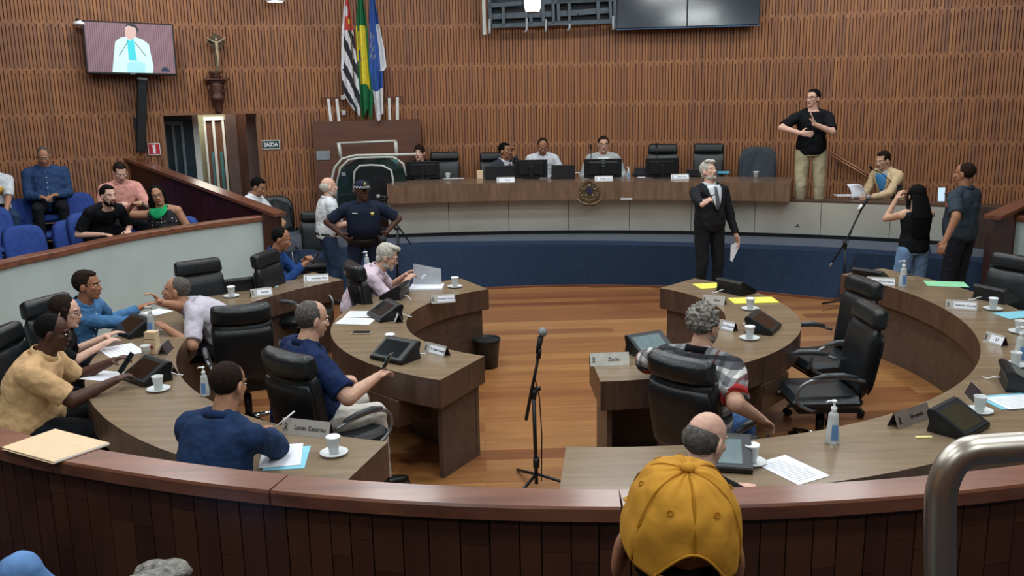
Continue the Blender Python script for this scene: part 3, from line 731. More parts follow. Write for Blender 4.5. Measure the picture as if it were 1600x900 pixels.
        for q in range(150):
            a = rr.uniform(0, 6.28); z = rr.uniform(-.55, 1); q0 = V((math.cos(a) * .088 * math.sqrt(1 - z * z * .98), -.022 + math.sin(a) * .106 * math.sqrt(1 - z * z * .98), .042 + z * .098))
            if q0.y > .02 and q0.z < .085: continue
            mb.ell(hx(q0), (.013,) * 3, None, 8, 6)
    elif kind == 'wavy':
        mb.ell(hx((0, -.030, .042)), (.084 * hk, .100 * hk, .096 * hk), HR, 24, 16); mb.ell(hx((-.02, .055, .105)), (.05, .035, .026), HR); mb.ell(hx((.02, .03, .118)), (.05, .045, .024), HR)
        mb.ell(hx((0, -.07, -.03)), (.07, .04, .05), HR)
    elif kind in ('long', 'mid'):
        mb.ell(hx((0, -.032, .036)), (.085 * hk, .100 * hk, .096 * hk), HR, 24, 16)
        dn = V((0, 0, -1)); bk = HR @ V((0, -1, 0)); bk.z = 0; bk.normalize(); rt = HR @ V((1, 0, 0)); rt.z = 0; rt.normalize(); L = .46 if kind == 'long' else .22
        rows = []
        for i in range(9):
            f = i / 8; c = hx((0, -.055, .02)) + dn * L * f + bk * (.02 + .09 * min(1, f * 2) - .02 * f); wd = .080 + (.035 if kind == 'long' else .03) * math.sin(min(1, f * 1.3) * 2.2); dp = .055 - .02 * f
            if i == 8: wd *= .8
            rows.append([c + rt * wd * math.cos(2 * math.pi * j / 16) + bk * dp * math.sin(2 * math.pi * j / 16) for j in range(16)])
        mb.grid(rows, closed_u=True, caps=True)
        for s in (-1, 1): mb.cap(hx((s * .074, .01, .03)), hx((s * .085, -.005, -.11)) + dn * (.06 if kind == 'mid' else .1), .024, .020)
    elif kind == 'bun':
        mb.ell(hx((0, -.022, .034)), (.082 * hk, .103 * hk, .096 * hk), HR, 24, 16); mb.ell(hx((0, -.11, -.02)), (.035, .05, .05), HR)
    if mb.v:
        h = mb.obj('hair', hm, t); smooth_mods(h, .0055, 1)
        displace(h, CLOUDH, {'buzz': .003, 'curly': .020, 'thin': .006, 'bald': .004, 'long': .004, 'mid': .006}.get(kind, .009))
    # ---------- shirt
    mb = MB(); ov = .014
    torso(mb, ov, -.10 if 'untucked' not in extra else -.16, .925)
    for s in (-1, 1):
        mb.cap(tr_[s], sh[s], .052 * k, .064 * k * fk); mb.cap(cS + MS @ V((s * .07 * k, 0, 0)), sh[s], .085 * k, .066 * k * fk)
        if sleeve == 'none': pass
        elif sleeve == 'short':
            e = sh[s].lerp(el[s], .86); mb.tube([sh[s].lerp(el[s], 0), sh[s].lerp(el[s], .4), e], [.066 * k * fk, .063 * k * fk, .062 * k * fk], 16)
        else:
            w_ = el[s].lerp(wr[s], .94 if sleeve == 'long' else .5); mb.cap(sh[s], el[s], .066 * k * fk, .053 * k * fk); mb.tube([el[s].lerp(wr[s], -.05), el[s].lerp(wr[s], .3), w_], [.053 * k * fk, .050 * k * fk, .038 * k], 16)
    if sleeve == 'none':
        mb = MB(); torso(mb, ov, -.10, .87)
        for s in (-1, 1): mb.cap(cS + MS @ V((s * .07 * k, 0, -.03)), cS + MS @ V((s * .09 * k, 0, .045)), .06, .045)
    cname = 'jacket' if 'jacket' in extra else 'shirt'
    sh_o = mb.obj(cname, M_top, t); smooth_mods(sh_o, tv, 3); displace(sh_o, CLOUD, .028)
    if collar:
        mb = MB(); rows = []
        for zz, g in ((-.004, .016), (.022, .008), (.030, .003)):
            c, M = frame(.94); row = []
            for j in range(20):
                a = 2 * math.pi * j / 20; dip = .022 * max(0, math.cos(a)) ** 2
                row.append(c + M @ V((-math.sin(a) * (.068 + g) * k, math.cos(a) * (.066 + g) * k, zz * k - dip)))
            rows.append(row)
        mb.grid(rows, closed_u=True); co = mb.obj('collar', M_top if 'jacket' not in extra else cloth('white_shirt', '#c9cdd0'), t)
        m = co.modifiers.new('thick', 'SOLIDIFY'); m.thickness = .008; m.offset = 1
    def patch(name, m, pts, off=.024, par=None):
        """strip laid on the torso: rows of (t, a0, a1)"""
        rows = [[surf(tt, lerp(a0, a1, j / 6), off) for j in range(7)] for tt, a0, a1 in pts]
        mb = MB(); mb.grid(rows); o = mb.obj(name, m, par or t); md = o.modifiers.new('thick', 'SOLIDIFY'); md.thickness = .006; md.offset = 1; return o
    if 'jacket' in extra:
        tie = next((e for e in extra if isinstance(e, tuple) and e[0] == 'tie'), None)
        shm = next((e[1] for e in extra if isinstance(e, tuple) and e[0] == 'front'), cloth('white_shirt', '#c9cdd0'))
        patch('shirt_front', shm, [(.93, 38, -38), (.85, 28, -28), (.7, 20, -20), (.55, 13, -13), (.38, 5, -5)], .028)
        if tie: patch('tie', tie[1], [(.90, 7, -7), (.86, 4, -4), (.7, 6, -6), (.5, 7.5, -7.5), (.38, 4, -4)], .036)
        for s in (-1, 1): patch('lapel', M_top, [(.93, s * 40, s * 52), (.82, s * 26, s * 46), (.74, s * 22, s * 44), (.72, s * 20, s * 34), (.55, s * 13, s * 22), (.38, s * 5, s * 8)], .032)
    for e in extra:
        if isinstance(e, tuple) and e[0] == 'patch': patch(e[1], e[2], e[3], e[4] if len(e) > 4 else .024)
    if 'buttons' in extra:
        mb = MB()
        for q in range(6): mb.ell(surf(.85 - q * .13, 0, .03), (.006,) * 3, None, 8, 6)
        mb.obj('buttons', M_whitep if True else None, t)
    if 'wristband' in extra:
        mb = MB(); mb.cyl(wr[-1] - (wr[-1] - el[-1]) * .10, wr[-1] - (wr[-1] - el[-1]) * .02, .034, n=14); mb.obj('watch', M_black, t)
    # ---------- trousers
    mb = MB()
    rows = [[surf(tt, 360 * j / 20, .010 if tt > 0 else .006) for j in range(20)] for tt in (-.14, -.05, .02, .10)]
    mb.grid(rows, closed_u=True, caps=True)
    for s in (-1, 1):
        mb.cap(hip[s], kn[s], .094 * k * fk * thigh, .070 * k * thigh); a2 = kn[s].lerp(an[s], 1.0)
        mb.tube([kn[s].lerp(an[s], -.03), kn[s].lerp(an[s], .4), a2], [.068 * k * thigh, .062 * k, .056 * k], 16)
    tr = mb.obj('trousers', M_leg, t); smooth_mods(tr, tv, 3); displace(tr, CLOUD, .018)
    for s in (-1, 1):
        fw = V((s * .12, 1, 0)).normalized(); a = an[s]; mb = MB(); Rm = Matrix.Rotation(-math.atan2(fw.x, fw.y), 3, 'Z')
        mb.cap(a + V((0, 0, -.01)), a + V((0, 0, -.04)), .042, .043); mb.ell(a + fw * .06 + V((0, 0, -.05)), (.044, .125, .034), Rm); mb.box(a + fw * .06 + V((0, 0, -.078)), (.082, .25, .014), Rm, bev=.005)
        so = mb.obj('shoe', shoes or mat('shoe_leather', '#141414', .4), t); smooth_mods(so, .008, 1)
    # ---------- accessories
    if 'glasses' in extra:
        mb = MB()
        for s in (-1, 1):
            mb.tube([hx((s * .031 + .021 * math.cos(a), .098 - .004 * abs(math.cos(a)), .008 + .016 * math.sin(a))) for a in [2 * math.pi * q / 16 for q in range(16)]], .0020, 6, closed=True)
            mb.tube([hx((s * .052, .093, .012)), hx((s * .074, .05, .012)), hx((s * .080, -.01, .010))], .0020, 6)
        mb.tube([hx((-.010, .098, .010)), hx((0, .102, .013)), hx((.010, .098, .010))], .002, 6); mb.obj('glasses', mat('glasses_frame', '#1b1718', .3), t)
    if 'beard' in extra:
        mb = MB(); mb.ell(hx((0, .006, -.074)), (.0605 * hk * cw, .064 * hk, .046 * hk), HR, 20, 14); mb.ell(hx((0, .066, -.094)), (.028, .025, .022), HR); mb.ell(hx((0, .0885, -.042)), (.022, .008, .0055), HR); [mb.cap(hx((s_ * .022, .084, -.044)), hx((s_ * .03, .074, -.075)), .006, .009, 8) for s_ in (-1, 1)]; b = mb.obj('beard', hair[1], t); smooth_mods(b, .0055, 1); displace(b, CLOUDH, .008)
    if 'scarf' in extra:
        mb = MB(); c, M = frame(.95)
        mb.tube([c + M @ V((.078 * math.cos(a), .074 * math.sin(a) + .005, .012 - .03 * max(0, math.sin(a)))) for a in [2 * math.pi * q / 20 for q in range(20)]], .013, 10, closed=True)
        so = mb.obj('neck_scarf', cloth('green', '#1f9a5e', noise_amt=.1), t)
        patch('scarf_point', cloth('green', ''), [(.96, 60, -60), (.88, 42, -38), (.78, 22, -16), (.70, 6, -2)], .034)
    return t, dict(org=org, RZ=RZ, wr={s: RZ @ wr[s] + org for s in wr}, el={s: RZ @ el[s] + org for s in el}, sh={s: RZ @ sh[s] + org for s in sh}, hx=lambda p: RZ @ hx(p) + org, HR=RZ @ HR, surf=surf, root=t, loc=loc, hxl=hx, HRl=HR)
# ------------------------------------------------------------------ executive chairs
def exec_chair(nm='executive_chair', seat_m=M_leather2):
    t = root(nm, (0, 0, 0))
    tl = Matrix.Rotation(R(10), 3, 'X')       # lean of the back
    def T(p): p = V(p) - V((0, 0, .45)); return tl @ p + V((0, -.22, .45))
    def pad(name, z0, z1, w0, w1, y0, y1, m, par, bulge=.02, e=.35):
        rows = []; nz = 8
        for i in range(nz + 1):
            f = i / nz; z = z0 + (z1 - z0) * f; w_ = (w0 + (w1 - w0) * f); sq = 1 - (abs(2 * f - 1) ** 8) * .12; row = []
            th = (abs(2 * f - 1) ** 6)
            for k in range(24):
                a = 2 * math.pi * k / 24; cx = math.copysign(abs(math.cos(a)) ** e, math.cos(a)); cy = math.copysign(abs(math.sin(a)) ** e, math.sin(a))
                yc = (y0 + y1) / 2; hy = (y1 - y0) / 2 * (1 - .6 * th) + bulge * (1 - cx * cx) * (1 - th); row.append(T((cx * w_ * sq * .94, yc + cy * hy + .035 * (cx * w_ / .25) ** 2, z)))
            rows.append(row)
        mb = MB(); mb.grid(rows, closed_u=True, caps=True); return mb.obj(name, m, par)
    pad('backrest', .47, .99, .225, .245, -.055, .035, M_leather, t)
    h = pad('headrest', .965, 1.11, .242, .228, -.066, .048, M_leather, t, .015, .45)
    pad('back_shell', .50, .935, .215, .238, -.075, -.045, M_leather, t, .004)
    mb = MB(); mb.box((0, .03, .45), (.50, .50, .10), None, bev=.04); mb.box((0, .02, .395), (.44, .42, .03)); mb.obj('seat', seat_m, t)
    for s in (-1, 1):
        p = [(s * .26, -.20, .62), (s * .285, -.08, .655), (s * .29, .08, .66), (s * .285, .2, .63), (s * .27, .26, .56), (s * .26, .25, .47), (s * .25, .16, .415), (s * .2, .10, .405)]
        q = cat([(a[0], a[1]) for a in p], 28); zz = cat([(a[2], 0) for a in p], 28)
        mb = MB(); mb.tube([(a.x, a.y, b.x) for a, b in zip(q, zz)], .0125, 8); ar = mb.obj('armrest', M_arm, t)
        mb = MB(); mb.tube([(s * .275, -.14, .655), (s * .287, -.04, .675), (s * .29, .08, .676), (s * .286, .17, .655)], [.012, .020, .020, .012], 10); mb.obj('arm_pad', mat('arm_pad_grey', '#44484b', .4), ar)
    mb = MB(); mb.cyl((0, 0, .30), (0, 0, .39), .022); mb.cyl((0, 0, .12), (0, 0, .30), .030); mb.box((0, 0, .375), (.16, .2, .03), bev=.01); mb.obj('gas_lift', M_black, t)
    for k in range(5):
        a = R(72 * k + 18); d = V((math.cos(a), math.sin(a), 0)); mb = MB()
        mb.tube([d * .02 + V((0, 0, .115)), d * .15 + V((0, 0, .105)), d * .30 + V((0, 0, .075))], [.026, .021, .014], 8); lg = mb.obj('base_leg', M_arm if k % 2 else M_chrome, t)
        mb = MB(); n = V((-d.y, d.x, 0)); mb.cyl(d * .30 + n * .012 + V((0, 0, .03)), d * .30 + n * .028 + V((0, 0, .03)), .028); mb.cyl(d * .30 - n * .012 + V((0, 0, .03)), d * .30 - n * .028 + V((0, 0, .03)), .028); mb.cyl(d * .30 + V((0, 0, .03)), d * .30 + V((0, 0, .075)), .008)
        mb.obj('caster', M_black, lg)
    return t
chair0 = exec_chair(); fc = [chair0]
def put_chair(u, v, face, label, floor=0.0, group=None, z=None, sy=None):
    """u, v: pixel of the middle of the head rest's top edge"""
    zt = 1.09 + floor if z is None else z
    p = px(u, v, zt); rz = R(face - 90); off = Matrix.Rotation(rz, 3, 'Z') @ V((0, -.335, 0)); loc = (p.x - off.x, p.y - off.y, floor)
    if fc: s = fc.pop(); s.location = loc; s.rotation_euler = (0, 0, rz); return tag(s, label, 'chair', group)
    s = dup(chair0, loc, rz, label); 
    if group: s['group'] = group
    else:
        if 'group' in s: del s['group']
    return s
chair0['category'] = 'chair'
put_chair(376, 479, 108, 'black leather high-backed chair, the large one behind the man in the lilac polo')
put_chair(444, 553, 52, 'black leather chair of the man in the navy tee, nearest the camera on the left')
put_chair(550, 413, 25, 'black leather chair behind the man in the pink polo reading papers')
put_chair(306, 407, -50, 'empty black leather chair by the pale wall behind the lilac polo man')
put_chair(66, 466, -20, 'black leather chair behind the dark haired woman against the pale wall')
put_chair(-6, 515, 0, 'black leather chair cut by the left picture edge behind the beige shirt man')
put_chair(410, 395, -15, 'black leather chair of the man in the blue sweater looking at his phone')
put_chair(1060, 560, 45, 'black leather chair of the man in the plaid shirt')
put_chair(1356, 437, 190, 'empty black leather chair facing left, the farther of the two by the inner right desk')
put_chair(1366, 478, 180, 'empty black leather chair facing left, the nearer of the two by the inner right desk')
put_chair(1590, 400, 205, 'black leather chair cut by the right picture edge behind the outer right desk')
put_chair(495, 318, 275, 'black leather chair by the slatted wall behind the man in white', z=1.2)
PF = .61
G = 'chairs behind the podium desk'
def pod_chair(u, v, rad, label):
    q = pxc(u, v, PC[0], PC[1], rad); d = V((PC[0] - q.x, PC[1] - q.y, 0)).normalized(); rz = math.atan2(d.y, d.x) - math.pi / 2
    loc = (q.x + d.x * .34, q.y + d.y * .34, PF); s = dup(chair0, loc, rz, label); s.scale = (1, 1, (q.z - PF) / 1.11); s['group'] = G; return s
pod_chair(694, 236, 12.25, 'tall black leather chair beside the woman at the left end of the podium')
pod_chair(772, 237, 12.25, 'black leather chair of the man in the dark suit on the podium')
pod_chair(852, 246, 12.25, 'black leather chair behind the man in the white shirt on the podium')
pod_chair(938, 246, 12.25, 'black leather chair behind the man in the grey suit on the podium')
pod_chair(1036, 224, 12.25, 'empty black leather podium chair behind the third monitor')
pod_chair(1108, 223, 12.25, 'empty black leather podium chair above the man standing in the suit')
# visitor chair with rounded mesh back at the right end of the podium
def round_chair(loc, rz, label, M_greyfab=M_greyfab):
    t = root('office_chair', loc, rz, label, 'chair')
    rows = []
    for y, g in ((-.26, -.04), (-.25, 0), (-.22, 0), (-.21, -.04)):
        rows.append([V((math.copysign(abs(math.cos(a)) ** .5, math.cos(a)) * (.27 + g), y + .05 * math.cos(a) ** 2 - .15 * (.30 * math.sin(a)), .82 + math.copysign(abs(math.sin(a)) ** .6, math.sin(a)) * (.33 + g))) for a in [2 * math.pi * q / 28 for q in range(28)]])
    mb = MB(); mb.grid(rows, closed_u=True, caps=True); mb.obj('backrest', M_greyfab, t)
    mb = MB(); mb.box((0, .03, .46), (.5, .48, .09), None, bev=.035); mb.obj('seat', M_greyfab, t)
    mb = MB(); mb.cyl((0, 0, .08), (0, 0, .42), .03); mb.obj('gas_lift', M_black, t)
    for s in (-1, 1):
        mb = MB(); mb.tube([(s * .25, -.2, .5), (s * .3, -.18, .66), (s * .3, .08, .68), (s * .3, .16, .64), (s * .25, .12, .46)], .014, 8); mb.obj('armrest', M_black, t)
    for k in range(5):
        a = R(72 * k + 18); d = V((math.cos(a), math.sin(a), 0)); mb = MB(); mb.tube([d * .02 + V((0, 0, .09)), d * .3 + V((0, 0, .05))], [.025, .014], 8); mb.obj('base_leg', M_black, t)
    return t
p = pxc(1187, 226, PC[0], PC[1], 12.1); round_chair((p.x - .1, p.y - .3, PF), R(165), 'dark grey chair with rounded back, farthest right on the podium')
p = px(432, 330, .95); round_chair((p.x, p.y, 0), R(200), 'dark rounded chair beside the youth at the wall with the phone', M_leather)
# low stools under people whose seats have no back in view
def stool(p, label):
    t = root('stool', (p.x, p.y, 0), 0, label, 'stool'); mb = MB(); mb.lathe([(.17, .40), (.19, .41), (.19, .44), (.17, .455), (.05, .46)], n=24); mb.obj('seat', M_leather, t)
    mb = MB(); mb.cyl((0, 0, .02), (0, 0, .40), .028); mb.lathe([(.2, 0), (.2, .015), (.04, .03)], n=24); mb.obj('base', M_black, t); return t

# ------------------------------------------------------------------ desk terminals
def terminal():
    t = root('desk_terminal', (0, 0, 0))
    # side profile: y forward (away from the reader), z up ; screen slopes towards the reader at -y
    prof = [(-.11, .008), (-.108, .028), (.075, .128), (.098, .130), (.108, .112), (.09, .06), (.10, 0), (-.06, 0)]
    mb = MB(); n = len(prof)
    P = [V((x, y, z)) for x in (-.15, .15) for y, z in prof]
    mb.add(P, [tuple(range(n))[::-1], tuple(range(n, 2 * n))] + [(i, (i + 1) % n, n + (i + 1) % n, n + i) for i in range(n)]); mb.obj('body', M_black, t)
    c = V((0, (-.108 + .075) / 2, (.028 + .128) / 2)); rot = Matrix.Rotation(math.atan2(.1, .183), 3, 'X')
    mb = MB(); mb.box(c + rot @ V((0, 0, .002)), (.285, .198, .004), rot); bz = mb.obj('bezel', mat('terminal_bezel', '#23272a', .4), t)
    mb = MB(); mb.box(c + rot @ V((-.012, 0, .0045)), (.225, .155, .003), rot); mb.obj('screen', M_screen_off, t)
    mb = MB(); mb.tube([(.06, .10, .03), (.07, .14, .025), (.09, .17, .006), (.12, .19, .005)], .004, 6); mb.obj('cable', M_whitep, t)
    return t
term0 = terminal(); ft_ = [term0]
term0['category'] = 'desk terminal'
def put_term(u, v, face, label, z=.75, scr=None):
    p = px(u, v, z + .04); rz = R(face - 90)
    if ft_: s = ft_.pop(); s.location = (p.x, p.y, z); s.rotation_euler = (0, 0, rz); tag(s, label, 'desk terminal')
    else: s = dup(term0, (p.x, p.y, z), rz, label)
    if scr:
        for c in s.children:
            if c.name.startswith('screen'): c.data = c.data.copy(); c.data.materials[0] = scr
    return s
M_scr_teal = mat('teal_grey_screen', '#63777b', .25, spec=.6); M_scr_lit = mat('lit_screen', '#8fd0e8', .3, emit=.5)
put_term(618, 552, 55, 'black desk terminal in front of the man in the navy tee, hand resting on it')
put_term(602, 489, 30, 'black desk terminal seen from the side, on the inner left desk before the white sheets')
put_term(617, 457, -10, 'black desk terminal seen from behind, in front of the man in the pink polo')
put_term(230, 584, 50, 'black desk terminal in front of the dark skinned man in beige', scr=M_screen_br)
put_term(208, 514, 50, 'desk terminal with brown reflecting screen beside the cardboard box', scr=M_screen_br)
put_term(372, 446, -60, 'black desk terminal seen from behind by the empty chair at the pale wall')
put_term(1016, 543, 115, 'desk terminal with grey green screen at the near end of the inner right desk', scr=M_scr_teal)
put_term(1192, 508, 150, 'desk terminal with brown reflecting screen on the inner right desk by the covered cups', scr=M_screen_br)
put_term(1150, 450, 215, 'black desk terminal seen from behind at the far end of the inner right desk')
put_term(1126, 714, 80, 'dark desk terminal beside the balding man at the near right desk', scr=M_scr_teal)
put_term(1497, 660, 130, 'black desk terminal with olive screen beside the yellow strip', scr=mat('olive_screen', '#3d3a2c', .15, spec=.8))
put_term(1594, 594, 160, 'black desk terminal cut by the right picture edge', scr=mat('olive_screen', ''))
put_term(1362, 433, 220, 'black desk terminal behind the nameplate at the far end of the outer right desk')
put_term(1556, 462, 205, 'black desk terminal near the light blue sheet on the outer right desk')

# ------------------------------------------------------------------ nameplates
M_plate = mat('plate_plastic', '#a39f97', .3, noise_amt=.02); M_plated = mat('plate_dark', '#3a3134', .35); M_ptxt = mat('plate_ink', '#1b1b20', .5)
def nameplate(u, v, face, s, label, w_=.25, h=.075, white=True, z=.75, card=False, m=None, size=.026):
    p = px(u, v, z + h * .5); t = root('nameplate', (p.x, p.y, z), R(face - 90), label, 'nameplate')
    # A-shape: legible side towards -y
    a = math.atan2(.035, h); mb = MB(); pm = m or M_plate
    for sgn in (-1, 1):
        rot = Matrix.Rotation(sgn * a, 3, 'X') if sgn > 0 else Matrix.Rotation(-a, 3, 'X')
        mb.box((0, sgn * .0175, h / 2), (w_, .0035, h / math.cos(a)), Matrix.Rotation(sgn * a, 3, 'X'), mi=0 if sgn < 0 else 1)
    mb.obj('holder', [pm, M_plated if not card else pm], t)
    nrm = R(90) - a
    f = lambda x, zz, o: (x, -.0175 - .0022 - o + (zz - h / 2) * math.tan(a), zz)
    if white:
        mb = MB(); mb.box(f(.025 if not card else 0, h / 2, 0), (w_ * .68 if not card else w_ * .98, .001, h * .72), Matrix.Rotation(-a, 3, 'X')); mb.obj('name_card', M_paper, t)
    text(s, size, M_ptxt, t, f(.03, h / 2, .002), (nrm, 0, 0))
    # crossed ribbon emblem
    mb = MB(); x0 = -w_ * .41
    for pts in (((-.012, -.02), (.008, .008), (.0, .02)), ((.012, -.02), (-.008, .008), (.0, .02))):
        mb.tube([f(x0 + q[0], h / 2 + q[1], .002) for q in pts], .0022, 5)
    mb.obj('ribbon_emblem', M_ptxt, t)
    return t
nameplate(682, 545, 48, 'D. Paulo Israel', 'nameplate with white card at the near end of the inner left desk', w_=.22, size=.024)
nameplate(692, 466, 150 - 48, 'Marcelo Moreno', 'nameplate with white card by the covered cup of the inner left desk', w_=.22, size=.022)
nameplate(622, 494, 10, 'Dr. L', 'small nameplate with white card behind the side-on terminal', w_=.18, size=.022)
nameplate(494, 434, 100, 'Marcelão Dias', 'white nameplate in front of the man in the blue sweater', card=True, size=.026)
nameplate(408, 456, 118, 'Adriano', 'nameplate lying over the light blue folder on the outer left desk', w_=.2, size=.022)
nameplate(258, 542, 5, 'Robson', 'small nameplate beside the cardboard box on the outer left desk', w_=.18, size=.02)
nameplate(266, 572, 30, 'Osmar', 'nameplate leaning behind the terminal of the man in beige', w_=.18, size=.02)
nameplate(480, 667, 72, 'Lucas Zacarias', 'grey nameplate reading Lucas Zacarias beside the covered cup', w_=.30, h=.085, white=False, size=.034)
nameplate(952, 560, 93, 'Zacão', 'pale nameplate at the left corner of the inner right desk', w_=.27, h=.085, white=False, size=.034, m=mat('plate_pale', '#b9bab2', .35))
nameplate(1116, 468, 60, 'Fabio', 'grey nameplate seen obliquely beside the yellow papers', w_=.2, white=False, size=.024)
nameplate(1136, 508, 40, 'Dr. Nelsinho', 'small white nameplate beside the face of the man in plaid', w_=.16, size=.022)
nameplate(1376, 439, 70, 'Dr. Milton Passos', 'white nameplate at the far end of the outer right desk', card=True, size=.024)
nameplate(1502, 476, 65, 'Roberto Conde', 'grey nameplate with white card on the outer right desk by the blue sheet', w_=.24, size=.024)
nameplate(1556, 529, 20, 'L7', 'small nameplate seen end-on in the middle of the outer right desk', w_=.16, size=.03)
nameplate(1524, 612, 170, 'Zinho', 'small nameplate seen end-on behind the clear cup of the outer right desk', w_=.16, size=.03)
nameplate(1422, 648, 122, 'Fernando', 'brown grey nameplate beside the olive screened terminal', w_=.30, h=.085, white=False, size=.03, m=mat('plate_brown', '#7d716a', .35))
PT = 1.37
nameplate(790, 281, 92, 'Dhiego', 'white nameplate in front of the man in the dark suit on the podium', card=True, z=PT, size=.026)
nameplate(943, 279, 92, 'Rodrigo Gabriel', 'white nameplate below the grey suited man on the podium', card=True, z=PT, size=.026)
nameplate(1062, 276, 92, 'Marcos Luiz', 'white nameplate on the podium in front of the third monitor', card=True, z=PT, size=.026)

# ------------------------------------------------------------------ cups, saucers, bottles, papers, phones
def cup_at(u, v, label, lid=True, saucer=True, z=.75, water=True):
    p = px(u, v, z)
    if saucer:
        mb = MB(); mb.lathe([(.02, .002), (.045, .003), (.072, .013), (.075, .017), (.070, .016), (.045, .007), (.0, .006)], n=28); o = mb.obj('saucer', M_plast2, None, (p.x, p.y, z)); tag(o, 'clear saucer under the ' + label, 'saucer')
    t = root('plastic_cup', (p.x, p.y, z + (.008 if saucer else .001)), 0, label, 'cup')
    mb = MB(); mb.lathe([(.024, .0), (.035, .085), (.038, .088), (.036, .09), (.033, .086), (.022, .003), (0, .003)], n=24); mb.obj('cup_body', M_plast2, t)
    if lid: mb = MB(); mb.lathe([(.0385, .086), (.0395, .092), (.036, .096), (.030, .0925), (0, .0925)], n=24); mb.obj('lid', M_whitep, t)
    mb = MB(); mb.lathe([(.0225, .004), (.029, .055), (0, .0555)], n=20); mb.obj('water', M_water, t)
    return t
M_plast2 = mat('frosted_plastic', '#e9eeee', .3, trans=.15, ior=1.3, alpha=.85, noise_amt=.02)
for u, v, lab, lid in [
    (522, 710, 'covered plastic cup beside the Lucas Zacarias nameplate', True), (248, 610, 'clear cup beside the terminal of the man in beige', False), (362, 464, 'covered plastic cup by the empty chair at the pale wall', True),
    (610, 541, 'covered plastic cup behind the terminal of the navy tee man', True), (711, 449, 'covered plastic cup at the far end of the inner left desk', True), (1171, 530, 'covered plastic cup nearest the man in plaid', True),
    (1172, 484, 'covered plastic cup standing on the yellow papers', True), (1174, 724, 'covered plastic cup beside the balding man at the near right desk', True), (1551, 484, 'covered plastic cup by the light blue sheet', True),
    (1592, 520, 'clear cup at the right picture edge, above the gel bottle', False), (1586, 572, 'clear cup at the right picture edge, under the gel bottle', False), (1530, 644, 'clear cup beside the olive screened terminal', False),
    (1351, 436, 'covered plastic cup at the far end of the outer right desk', True), (229, 558, 'clear cup beside the cardboard box', False)]:
    cup_at(u, v, lab, lid, saucer=u not in (229, 1351, 610))
cup_at(1181, 279, 'small white cup alone on the right end of the podium desk', True, False, PT); cup_at(700, 281, 'clear cup by the first podium monitor', False, True, PT)
def bottle(u, v, label, z=.75, sc=1.0, rz=0):
    p = px(u, v, z); t = root('gel_bottle', (p.x, p.y, z + .001), rz, label, 'bottle')
    k = sc
    mb = MB(); mb.lathe([(.034 * k, 0), (.037 * k, .006 * k), (.036 * k, .05 * k), (.029 * k, .11 * k), (.026 * k, .15 * k), (.024 * k, .165 * k), (.012 * k, .175 * k), (.012 * k, .185 * k)], n=20); mb.obj('flask', mat('gel_flask', '#dde6e6', .12, trans=.4, ior=1.3, alpha=.9, noise_amt=.02), t)
    mb = MB(); mb.lathe([(.013 * k, .18 * k), (.0155 * k, .182 * k), (.0155 * k, .2 * k), (.006 * k, .204 * k), (.006 * k, .226 * k), (.014 * k, .228 * k), (.012 * k, .238 * k)], n=14); mb.tube([(0, 0, .232 * k), (-.03 * k, 0, .234 * k), (-.042 * k, 0, .226 * k)], .0055 * k, 8); mb.obj('pump', M_whitep, t)
    mb = MB(); mb.grid([[V((math.sin(a) * r * k, -math.cos(a) * r * k, zz * k)) for a in [R(q) for q in range(-30, 31, 10)]] for r, zz in ((.0375, .025), (.0365, .06), (.0315, .11))]); mb.obj('label', M_bluep, t)
    return t
bottle(1300, 692, 'hand gel pump bottle with blue label on the near part of the outer right desk', sc=1.0)
bottle(1410, 448, 'hand gel pump bottle at the far end of the outer right desk', sc=1.05)
bottle(321, 618, 'hand gel pump bottle behind the head of the man in the dark blue shirt', sc=.8)
bottle(238, 524, 'hand gel pump bottle behind the cardboard box', sc=1.0)
bottle(574, 424, 'hand gel pump bottle beside the policeman at the inner left desk', sc=.9)
bottle(1592, 566, 'hand gel pump bottle cut by the right picture edge', sc=1.05)
bottle(982, 279, 'small water bottle beside the large monitor on the podium', z=PT, sc=.7)
def sheet(name, u, v, face, w_, l, label, m=M_paper, z=.75, cat_='paper', th=.0015, group=None, lines=0, ink=M_ink):
    p = px(u, v, z); mb = MB(); mb.box((0, 0, th / 2), (w_, l, th)); rz = R(face - 90)
    o = mb.obj(name, m, None, (p.x, p.y, z + .0012), rz); tag(o, label, cat_, group)
    if lines:
        rr = random.Random(int(u)); mb = MB(); y = l * .42
        for i in range(lines):
            y -= l * .8 / lines; x1 = rr.uniform(.1, .42) * w_; mb.box(((-w_ * .4 + x1) / 2, y, th + .0004), (x1 + w_ * .4, l * .008, .0004))
        mb.obj('printed_lines', mat('print_grey', '#7d828c', .7), o)
    return o
M_yel = mat('yellow_paper', '#e3dc5a', .6, noise_amt=.02); M_grn = mat('green_paper', '#8fd3a4', .6, noise_amt=.02); M_cyan = mat('blue_paper', '#7fc3d6', .6, noise_amt=.02); M_manila = mat('manila_card', '#dcc19c', .6, noise_amt=.02)
sheet('paper_sheet', 1237, 734, 118, .21, .297, 'white printed letter on the near part of the outer right desk', lines=12)
sheet('paper_sheet', 556, 502, 80, .297, .21, 'white printed sheet nearer the phone on the inner left desk', lines=9)
sheet('paper_sheet', 568, 491, 85, .297, .21, 'white printed sheet behind the other, beside the side-on terminal', z=.7525, lines=9)
sheet('paper_stack', 667, 450, 88, .32, .22, 'stack of white papers in front of the man in the pink polo', th=.018)
sheet('paper_sheet', 440, 712, 100, .21, .297, 'white sheet under the arm of the man in the dark blue shirt', z=.7535)
sheet('paper_sheet', 449, 716, 96, .21, .297, 'light blue sheet below the white one under the arm', m=M_cyan)
sheet('paper_sheet', 190, 548, 40, .34, .25, 'white sheet under the hands of the woman with glasses', lines=6)
sheet('paper_sheet', 168, 588, 75, .3, .2, 'white sheet under the phone of the man in beige')
